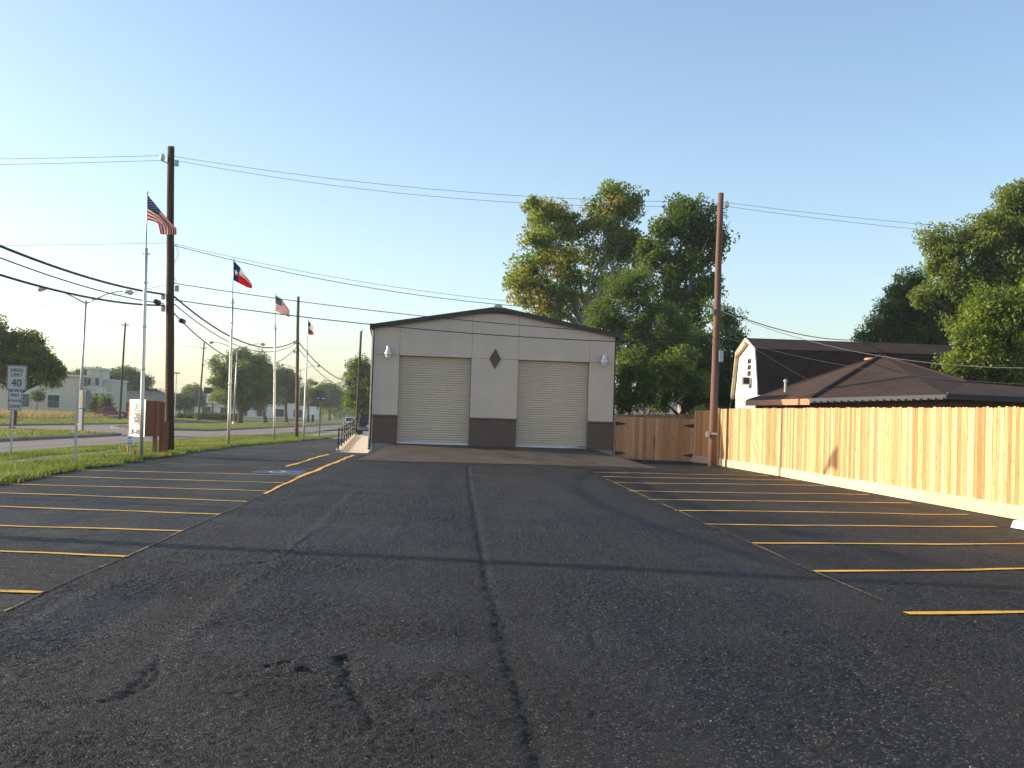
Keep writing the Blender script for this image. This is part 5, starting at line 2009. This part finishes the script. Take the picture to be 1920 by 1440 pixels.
# marquee sign
mq = at(398, 783, 200)
r_ = empty('marquee_sign', (mq.x, 200, .6))
tag(r_, 'white changeable-letter marquee sign under a dark cabinet behind the hedge', 'sign')
q0, q1 = at(387, 744, 200), at(409.5, 757, 200)
MB().tube([(0, 0, -.2), (0, 0, at(398, 727, 200).z - .6)], .16, 8).build('post', M_IRON, r_)
mp_ = MB().box(((q0.x + q1.x) / 2 - mq.x, -.1, (q0.z + q1.z) / 2 - .6), (q1.x - q0.x, .25, q0.z - q1.z)).build('letter_panel', M_WHITE, r_)
MB().box(((q0.x + q1.x) / 2 - mq.x, .0, (q0.z + q1.z) / 2 - .6), (q1.x - q0.x + .2, .2, q0.z - q1.z + .2)).build('frame', M_IRON, r_)
for row, segs in ((.3, ((-.62, .3), (-.15, .25), (.45, .5))), (0, ((-.6, .25), (-.1, .4), (.5, .35))), (-.3, ((-.35, .25), (.05, .2)))):
    for cx_, w_ in segs:
        MB().box(((q0.x + q1.x) / 2 - mq.x + cx_ * .9, -.235, (q0.z + q1.z) / 2 - .6 + row * (q0.z - q1.z) * .95), (w_, .02, .17)).build('letter_row', M_INK, mp_)
q0, q1 = at(383, 726, 200), at(413, 739, 200)
MB().box(((q0.x + q1.x) / 2 - mq.x, 0, (q0.z + q1.z) / 2 - .6), (q1.x - q0.x, .4, q0.z - q1.z)).build('sign_cabinet', M_IRON, r_)
# long low block behind the trees of the far side
lb = empty('warehouse', (at(440, 770, 300).x, 300, .6))
tag(lb, 'long pale warehouse behind the median trees', 'building')
MB().box((0, 5, 2.3), (42, 10, 4.6)).build('wall', M_CREAM2, lb)
MB().box((0, 4.9, 4.75), (42.6, 10.4, .3)).build('roof', M_FOUND, lb)
for k in range(8):
    MB().box((-17 + k * 4.8, -.05, 1.4), (2.2, .12, 2.0)).build('window', M_GLASS, lb)
# white billboard panel and small white monument down the street
wbq = at(587, 768, 240)
r_ = empty('monument_sign', (wbq.x, 240, .3))
tag(r_, 'white rectangular sign panel standing behind the median tree down the street', 'sign')
a_, b_ = at(580, 762, 240), at(593, 778, 240)
MB().box((0, 0, (a_.z + b_.z) / 2 - .3), (b_.x - a_.x, .3, a_.z - b_.z)).build('panel', M_WHITE, r_)
MB().box((0, .02, (b_.z) / 2 - .2), (.5, .25, b_.z)).build('post', M_IRON, r_)


# ------------------------------------------------------------------ trees and plants
def leaf_cloud(blobs, n, size, clump, seed, fill=.35, up=.35, tint_shift=0.0, cs=None):
    """leaves gathered in clumps through a set of ellipsoids; returns verts, faces, tint"""
    r_ = np.random.default_rng(seed)
    B = np.array([[b[0].x, b[0].y, b[0].z, b[1], b[2], b[3]] for b in blobs])
    wgt = (B[:, 3] * B[:, 4] * B[:, 5]) ** .67
    wgt /= wgt.sum()
    ncl = max(8, n // clump)
    idx = r_.choice(len(B), ncl, p=wgt)
    d = r_.normal(size=(ncl, 3))
    d /= np.linalg.norm(d, axis=1)[:, None]
    rad_ = np.where(r_.random(ncl) < fill, r_.random(ncl) ** .5 * .75, np.clip(r_.normal(.86, .14, ncl), .5, 1.2))
    cc = B[idx, :3] + d * B[idx, 3:] * rad_[:, None]
    csz = (cs or size * 2.6) * (.6 + .8 * r_.random(ncl))
    ctint = np.clip(r_.normal(.45 + tint_shift, .17, ncl), 0, 1)
    k = r_.integers(0, ncl, n)
    off = r_.normal(size=(n, 3))
    off /= np.linalg.norm(off, axis=1)[:, None]
    off *= (1.45 * csz[k] * r_.random(n) ** .42)[:, None]
    off[:, 2] *= .8
    # tufts are lopsided, each stretched along its own twig
    tw = r_.normal(size=(ncl, 3))
    tw /= np.linalg.norm(tw, axis=1)[:, None]
    off += tw[k] * (off * tw[k]).sum(1)[:, None] * .6
    p = cc[k] + off
    nrm = r_.normal(size=(n, 3))
    nrm[:, 2] += up * .8
    nrm /= np.linalg.norm(nrm, axis=1)[:, None]
    t = r_.normal(size=(n, 3))
    t -= (t * nrm).sum(1)[:, None] * nrm
    t /= np.linalg.norm(t, axis=1)[:, None]
    b = np.cross(nrm, t)
    s = size * (.6 + .8 * r_.random(n))[:, None]
    fold = nrm * s * .18
    v = np.stack([p - t * s, p - b * s * .55 + fold, p + t * s, p + b * s * .55 + fold], 1).reshape(-1, 3)
    i = np.arange(n) * 4
    f = np.concatenate([np.stack([i, i + 1, i + 2], -1), np.stack([i, i + 2, i + 3], -1)])
    tint = np.clip(ctint[k] + r_.normal(0, .13, n), 0, 1)
    return v, f, np.repeat(tint, 4)


def limb(m, p, q, r0, r1, rr_, n=6, seg=5):
    p, q = Vector(p), Vector(q)
    L2 = (q - p).length
    pts, rs = [], []
    for k in range(seg + 1):
        t = k / seg
        w_ = L2 * .06 * math.sin(math.pi * t)
        pts.append(p.lerp(q, t) + Vector((rr_.uniform(-w_, w_), rr_.uniform(-w_, w_), rr_.uniform(0, w_))))
        rs.append(r0 + (r1 - r0) * t)
    m.tube(pts, rs, n)
    return pts


def tree(label, base, blobs, n, size, mat, bark, r0, seed, clump=34, fork=.4, name='tree', cat='tree', group=None, fill=.35, up=.3, ts=0.0, branches=True, cs=None):
    """blobs: (px, py, radius px, Y[, vertical radius px]) measured crown masses"""
    root = empty(name, tuple(base))
    tag(root, label, cat, group)
    rr_ = random.Random(seed)
    bl2 = []
    for b in blobs:
        c_ = at(b[0], b[1], b[3])
        rx = b[2] * b[3] / F
        rz = (b[4] if len(b) > 4 else b[2] * .9) * b[3] / F
        bl2.append((c_, rx, rx * .9, rz))
    v, f, ti = leaf_cloud(bl2, n, size, clump, seed, fill, up, ts, cs)
    v = v - np.array(base)[None]
    fast_mesh('crown', v, f, mat, False, ti, root)
    m = MB()
    cx = sum(b[0].x for b in bl2) / len(bl2)
    cy = sum(b[0].y for b in bl2) / len(bl2)
    zmin = min(b[0].z - b[3] for b in bl2)
    zmax = max(b[0].z for b in bl2)
    b_ = Vector(base)
    fk = Vector((b_.x + (cx - b_.x) * .35, b_.y + (cy - b_.y) * .35, b_.z + (zmax - b_.z) * fork))
    m.tube([b_ - Vector((0, 0, .1)), b_ + Vector((0, 0, .25)), b_.lerp(fk, .4) + Vector((rr_.uniform(-.1, .1), 0, 0)), fk], [r0 * 1.5, r0 * 1.1, r0 * .92, r0 * .75], 9)
    if branches:
        for c_, rx, ry, rz in bl2:
            src = fk.lerp(b_, rr_.uniform(0, .25)) if c_.z < fk.z + 1 else fk
            pts = limb(m, src, c_, r0 * .42, r0 * .12, rr_)
            for q in range(4):
                d = Vector((rr_.gauss(0, 1), rr_.gauss(0, 1), rr_.gauss(.2, 1))).normalized()
                e = c_ + Vector((d.x * rx, d.y * ry, d.z * rz)) * .9
                limb(m, pts[-2 - (q % 2)], e, r0 * .14, r0 * .035, rr_, 5, 3)
    m.v = [(p[0] - b_.x, p[1] - b_.y, p[2] - b_.z) for p in m.v]
    m.build('trunk', bark, root, True)
    return root


Ys = 70
T1 = [(1012, 398, 42, Ys), (1065, 428, 55, Ys + 1), (1025, 462, 55, Ys - 1), (1148, 398, 40, Ys), (1165, 372, 28, Ys), (1112, 455, 55, Ys + 1), (1196, 392, 22, Ys), (985, 535, 42, Ys - 1),
      (955, 548, 22, Ys), (1050, 520, 55, Ys), (1000, 500, 38, Ys), (1100, 545, 55, Ys + 1), (1165, 455, 40, Ys), (1035, 590, 50, Ys - 1), (1140, 358, 16, Ys), (1188, 360, 20, Ys), (1180, 500, 40, Ys + 1), (1010, 560, 40, Ys)]
tree('tall autumn-tinted sycamore rising behind the garage ridge', (8.4, 70, .38), T1, 40000, 0.1, M_L_SYC, M_SYCB, .3, 21, 190, .45, fill=.3, ts=-.1, cs=0.42)
Y2s = 67
T2 = [(1250, 420, 32, Y2s), (1298, 415, 38, Y2s), (1280, 396, 22, Y2s), (1325, 415, 30, Y2s), (1232, 462, 32, Y2s), (1310, 470, 42, Y2s), (1300, 545, 40, Y2s), (1325, 530, 26, Y2s), (1363, 420, 13, Y2s),
      (1262, 505, 36, Y2s), (1205, 500, 22, Y2s), (1290, 600, 40, Y2s), (1240, 560, 36, Y2s), (1340, 450, 18, Y2s)]
tree('darker green sycamore crowding the reddish pole', (13.6, 67, .38), T2, 30000, 0.1, M_L_SYC2, M_SYCB, .26, 22, 190, .5, fill=.3, cs=0.42)
Y3 = 61
T3 = [(1150, 550, 36, Y3), (1192, 545, 42, Y3), (1140, 600, 34, Y3), (1175, 615, 50, Y3), (1235, 610, 50, Y3), (1225, 670, 55, Y3), (1180, 690, 38, Y3), (1270, 640, 42, Y3)]
tree('feathery mid green tree against the garage side', (9.4, 61, .38), T3, 80000, 0.055, M_L_SYC2, M_BARK, .2, 23, 260, .3, fill=.4, ts=.08, cs=0.3)
Y4 = 63
T4 = [(1330, 690, 50, Y4), (1375, 640, 22, Y4), (1385, 700, 30, Y4), (1352, 600, 24, Y4), (1260, 720, 42, Y4), (1315, 735, 34, Y4), (1300, 660, 45, Y4), (1360, 735, 32, Y4), (1230, 745, 24, Y4), (1390, 660, 18, Y4)]
tree('dark shaggy tree filling the yard behind the gate', (12.2, 63, .38), T4, 56000, 0.075, M_L_DARK, M_BARK, .24, 24, 240, .3, fill=.45, cs=0.38)
Y5 = 52.5
T5 = [(1172, 735, 20, Y5, 40), (1185, 690, 22, Y5, 40), (1205, 745, 22, Y5, 28), (1230, 715, 30, Y5, 40), (1275, 690, 30, Y5, 40), (1300, 720, 26, Y5)]
tree('pale green whippy shrub beside the garage corner', (8.4, 52.5, .38), T5, 12000, 0.07, M_L_OAK, M_SYCB, .08, 25, 110, .2, name='shrub', cat='shrub', fill=.5, ts=-.12, cs=0.25)
# right-hand trees
Yr = 46
T6 = [(1868, 630, 62, Yr), (1828, 655, 40, Yr), (1905, 590, 52, Yr), (1800, 678, 22, Yr), (1898, 680, 42, Yr), (1850, 585, 36, Yr), (1960, 610, 75, Yr), (1985, 540, 70, Yr), (1840, 690, 30, Yr), (1785, 690, 12, Yr), (1825, 625, 28, Yr)]
tree('bright green leafy tree overhanging the house roof', (23.5, 46.5, .3), T6, 62000, 0.075, M_L_BRIGHT, M_BARK, .22, 26, 220, .35, fill=.4, cs=0.34)
Yr2 = 58
T7 = [(1840, 445, 42, Yr2), (1895, 425, 48, Yr2), (1795, 470, 42, Yr2), (1765, 500, 32, Yr2), (1850, 510, 62, Yr2), (1790, 545, 48, Yr2), (1735, 555, 26, Yr2), (1890, 385, 30, Yr2), (1955, 430, 80, Yr2), (1990, 360, 70, Yr2), (1900, 540, 60, Yr2), (1750, 450, 18, Yr2), (1832, 590, 44, Yr2), (1918, 342, 12, Yr2)]
tree('great spreading oak behind the gambrel house', (29.5, 60, .3), T7, 84000, 0.085, M_L_OAK, M_BARK, .4, 27, 260, .4, fill=.35, ts=.05, cs=0.42)
Yr3 = 66
T8 = [(1683, 520, 17, Yr3), (1690, 550, 22, Yr3), (1678, 580, 30, Yr3), (1662, 610, 32, Yr3), (1690, 630, 45, Yr3), (1640, 630, 18, Yr3), (1720, 590, 34, Yr3), (1745, 630, 42, Yr3), (1775, 600, 42, Yr3), (1720, 530, 16, Yr3), (1625, 632, 10, Yr3)]
tree('dark blue-green narrow-topped tree left of the great oak', (27, 66, .3), T8, 46000, 0.075, M_L_DARK, M_BARK, .25, 28, 240, .35, fill=.45, cs=0.36)

# street-side trees
T9 = [(15, 665, 46, 82), (55, 668, 34, 82), (88, 690, 28, 82), (-50, 665, 60, 82), (30, 702, 45, 82, 26), (92, 710, 24, 82, 16), (-20, 628, 38, 82), (62, 642, 20, 82), (8, 632, 22, 82), (112, 698, 12, 82, 9)]
tree('broad median tree shading the speed limit sign', (-31.6, 82, .25), T9, 52000, 0.08, M_L_OLIVE, M_BARK, .26, 29, 150, .35, group=None, fill=.35, ts=.05, cs=0.3)
T10 = [(425, 705, 30, 170, 42), (455, 690, 38, 170, 30), (485, 712, 28, 170, 36), (440, 745, 34, 170, 26), (475, 745, 32, 170, 24), (412, 722, 18, 170, 26), (455, 668, 16, 170, 10)]
tree('round willow-like tree on the median lawn', (-32.1, 170, .25), T10, 46000, 0.13, M_L_OLIVE, M_BARK, .36, 30, 220, .4, fill=.4, ts=.1, cs=0.6)
T11 = [(490, 700, 26, 200, 34), (505, 720, 24, 200, 34), (478, 690, 20, 200, 24), (500, 742, 22, 200, 18), (470, 730, 20, 200, 24)]
tree('purplish green tree close behind the round median tree', (-33.4, 200, .25), T11, 30000, 0.14, M_L_DARK, M_BARK, .38, 31, 200, .4, fill=.4, cs=0.65)
T12 = [(528, 712, 22, 226, 28), (545, 722, 18, 226, 24), (520, 735, 16, 226, 18), (535, 742, 20, 226, 14)]
tree('third median tree half hidden by the verge pole', (-33.5, 226, .25), T12, 24000, 0.15, M_L_OLIVE, M_BARK, .34, 32, 200, .45, fill=.4, ts=-.1, cs=0.65)
T13 = [(580, 742, 22, 250, 24), (595, 745, 16, 250, 20), (568, 750, 13, 250, 16)]
tree('small median tree beside the fourth flagpole', (-32.4, 250, .25), T13, 20000, 0.15, M_L_OLIVE, M_BARK, .32, 33, 200, .45, fill=.4, cs=0.65)
T14 = [(615, 738, 22, 330, 22), (632, 750, 16, 330, 18), (605, 752, 15, 330, 14)]
tree('hazy green tree where the median fades out', (-36.5, 330, .25), T14, 16000, .24, M_L_OAK, M_BARK, .4, 34, 28, .4, fill=.4)
T15 = [(668, 700, 20, 130, 22), (690, 720, 24, 130, 40), (662, 740, 17, 130, 32), (685, 770, 22, 130, 20), (676, 685, 12, 130, 12)]
tree('thin-leaved tree on the verge peeping past the garage corner', (-10.6, 130, .25), T15, 22000, 0.11, M_L_OLIVE, M_BARK, .22, 35, 160, .35, fill=.4, cs=0.5)
T16 = [(215, 720, 22, 215, 24), (240, 710, 24, 215, 20), (262, 730, 28, 215, 26), (225, 745, 26, 215, 16), (280, 745, 16, 215, 16), (203, 708, 12, 215, 14)]
tree('large dark tree right of the cream office', (at(240, 765, 215).x, 215, .6), T16, 42000, 0.16, M_L_DARK, M_BARK, .45, 36, 220, .35, fill=.4, cs=0.75)
T17 = [(335, 752, 18, 240, 14), (352, 755, 14, 240, 12), (325, 757, 12, 240, 10)]
tree('small round car park tree right of the leaning pole', (at(337, 772, 240).x, 240, .6), T17, 14000, .16, M_L_DARK, M_BARK, .2, 37, 28, .35, fill=.45)
T18 = [(362, 740, 16, 290, 18), (350, 745, 12, 290, 14), (375, 748, 12, 290, 14)]
tree('pale hazy tree beyond the car park', (at(362, 770, 290).x, 290, .6), T18, 12000, .22, M_L_OLIVE, M_BARK, .35, 38, 28, .35, fill=.45)
T19 = [(70, 743, 12, 168, 9)]
tree('small clipped ball tree in front of the office wall', (at(70, 764, 168).x, 168, .6), T19, 5000, .09, M_L_DARK, M_BARK, .08, 39, 20, .6, fill=.6)
T20 = [(150, 705, 16, 230, 10), (175, 700, 18, 230, 9), (130, 708, 12, 230, 8)]
tree('tree tops showing over the office parapet', (at(155, 765, 230).x, 230, .6), T20, 12000, .2, M_L_DARK, M_BARK, .4, 40, 28, .5, fill=.4)
# ornamental palms by the office door
for k, (px_, Y) in enumerate(((176, 164), (188, 166), (196, 163))):
    b_ = at(px_, 767, Y)
    r_ = empty('palm_bush', (b_.x, Y, .55))
    tag(r_, 'dark bushy shrub before the %s of the three office balcony columns' % ('one nearest the stair tower', 'middle one', 'outermost')[k], 'shrub', 'shrubs at the office entrance')
    v, f, ti = leaf_cloud([(Vector((0, 0, 1.6)), .8, .8, 1.3)], 3500, .14, 26, 60 + k, .5)
    fast_mesh('foliage', v, f, M_L_DARK, False, ti, r_)
    MB().tube([(0, 0, 0), (0, 0, 1.5)], .06, 6).build('stem', M_BARK, r_)


# clipped hedges
def hedge(x0, x1, Y, h_, dp, label, seed, ztop=None):
    a, b = at(x0, 780, Y), at(x1, 780, Y)
    r_ = empty('hedge', ((a.x + b.x) / 2, Y, .45))
    tag(r_, label, 'hedge')
    L2 = b.x - a.x
    n = int(L2 / .7) + 2
    bl2 = [(Vector((-L2 / 2 + L2 * k / (n - 1), 0, h_ * .5)), .6, dp, h_ * .55) for k in range(n)]
    v, f, ti = leaf_cloud(bl2, 900 * n, .1, 24, seed, .5)
    fast_mesh('foliage', v, f, M_L_DARK, False, ti, r_)
    MB().box((0, 0, h_ * .4), (L2, dp * .9, h_ * .75)).build('inner_twigs', M_BARK, r_)


hedge(372, 448, 196, 1.05, .6, 'long clipped hedge below the marquee sign', 50)
hedge(336, 366, 200, .8, .5, 'shorter clipped hedge left of the hedge pole', 51)


# far-off wood that closes the street: one hazy mass
bl2 = []
rr_ = random.Random(5)
for k in range(46):
    Y = rr_.uniform(420, 640)
    x = rr_.uniform(520, 730)
    bl2.append((at(x, rr_.uniform(752, 772), Y), rr_.uniform(4, 7), 5, rr_.uniform(4, 6.5)))
for k in range(70):
    Y = rr_.uniform(430, 700)
    x = rr_.uniform(-120, 540)
    q = at(x, 768, Y)
    bl2.append((Vector((q.x, Y, rr_.uniform(3, 6))), rr_.uniform(5, 9), 5, rr_.uniform(4, 6)))
v, f, ti = leaf_cloud(bl2, 52000, .6, 26, 77, .4)
o = fast_mesh('distant_wood', v, f, M_L_OAK, False, ti)
o['kind'] = 'stuff'
o['label'] = 'hazy distant belt of trees closing the street'
bl2 = []
for k in range(26):
    Y = rr_.uniform(85, 120)
    bl2.append((Vector((rr_.uniform(6, 75), Y, rr_.uniform(2.5, 4.5))), rr_.uniform(3, 5), 3, rr_.uniform(2.5, 3.5)))
v, f, ti = leaf_cloud(bl2, 36000, .24, 30, 78, .4)
o = fast_mesh('back_thicket', v, f, M_L_DARK, False, ti)
o['kind'] = 'stuff'
o['label'] = 'dark thicket closing the yards behind the houses'


# ------------------------------------------------------------------ grass
def blades(name, X, Y, Z, hgt, wid, mat, seed, label, lean=.5, ts=.4):
    r_ = np.random.default_rng(seed)
    n = len(X)
    a = r_.random(n) * 6.283
    h_ = hgt * (.45 + .9 * r_.random(n))
    dx, dy = np.cos(a) * wid / 2, np.sin(a) * wid / 2
    lx, ly = r_.normal(0, lean, n) * h_, r_.normal(0, lean, n) * h_
    p = np.stack([X, Y, Z], -1)
    v = np.stack([p + np.stack([dx, dy, 0 * dx - .01], -1), p - np.stack([dx, dy, 0 * dx + .01], -1), p + np.stack([lx, ly, h_], -1)], 1).reshape(-1, 3)
    f = np.arange(n * 3).reshape(-1, 3)
    cl = vnoise(X + 500, Y + 500, 1.3, seed)
    t = np.clip(ts + (cl - .5) * .7 + r_.normal(0, .14, n), 0, 1)
    o = fast_mesh(name, v, f, mat, False, np.repeat(t, 3))
    o['kind'] = 'stuff'
    o['label'] = label
    return o


n = 190000
Yg = 20 + 60 * rng.random(n) ** 1.25
ex = edge_x(Yg)
Xg = KERB_X + .2 + (ex + .12 - KERB_X - .2) * rng.random(n)
keep = ~((Xg > -12.45) & (Xg < -11.05)) | (rng.random(n) < .04)
Xg, Yg = Xg[keep], Yg[keep]
Zg = verge_z(Xg, Yg)
blades('verge_grass', Xg, Yg, Zg, .11, .028, M_BLADE, 81, 'green grass covering the near verge', ts=.38)
n = 26000      # ragged fringe hanging over the asphalt edge
Yg = 20 + 56 * rng.random(n)
Xg = edge_x(Yg) + rng.normal(-.0, .15, n) + (vnoise(Yg + 40, Yg * 0 + 3, .9, 30) - .5) * .5
blades('edge_grass', Xg, Yg, np.maximum(verge_z(Xg, Yg), .3), .09, .026, M_BLADE, 82, 'ragged grass fringe along the lot edge', ts=.3)
n = 60000
Yg = 40 + 170 * rng.random(n)
Xg = -31.6 + 8.6 * rng.random(n)
k = ((Yg < 78) | (Yg > 106))
Xg, Yg = Xg[k], Yg[k]
blades('median_grass', Xg, Yg, .16 + .1 * np.sin((Xg + 31.9) / 9.2 * math.pi), .09, .05, M_BLADE, 83, 'short grass on the median lawn', ts=.5)
n = 64000
Xg = -130 + 82.5 * rng.random(n) ** .6
Yg = 75 + 85 * rng.random(n)
blades('meadow_grass', Xg, Yg, fz(Xg, Yg) + .05, .62, .07, M_DRYBLADE, 84, 'tall dry meadow grass across the street', .3, ts=.45)
n = 50000
Xg = -47.5 + 8 * rng.random(n)
Yg = 60 + 150 * rng.random(n)
blades('far_verge_grass', Xg, Yg, fz(Xg, Yg), .1, .06, M_BLADE, 85, 'mown grass on the far verge', ts=.5)

# small loose stones on the asphalt
m = MB()
for k in range(45):
    Y = 5.2 + 20 * random.random() ** 1.6
    X = random.uniform(-6, 8)
    s = random.uniform(.004, .009)
    z = float(lot_z(Y)) + .004
    m.add([(X - s, Y, z), (X, Y - s, z), (X + s, Y, z), (X, Y + s, z), (X + s * .2, Y, z + s * 1.1)], [(0, 1, 4), (1, 2, 4), (2, 3, 4), (3, 0, 4)])
o = m.build('loose_gravel', M_FOUND)
o['kind'] = 'stuff'
o['label'] = 'scattered loose stones on the asphalt'


# ------------------------------------------------------------------ morning haze
hz = MB().box((-60, 330, 9.5), (900, 860, 23))
hm = bpy.data.materials.new('thin_morning_haze')
hm.use_nodes = True
hm.node_tree.nodes.clear()
ho = hm.node_tree.nodes.new('ShaderNodeOutputMaterial')
hv = hm.node_tree.nodes.new('ShaderNodeVolumePrincipled')
hv.inputs['Color'].default_value = (.9, .94, 1, 1)
hv.inputs['Density'].default_value = .0003
hv.inputs['Anisotropy'].default_value = .35
hm.node_tree.links.new(hv.outputs[0], ho.inputs['Volume'])
h = hz.build('haze', hm)
h['kind'] = 'stuff'
h['label'] = 'thin pale morning haze over the street'
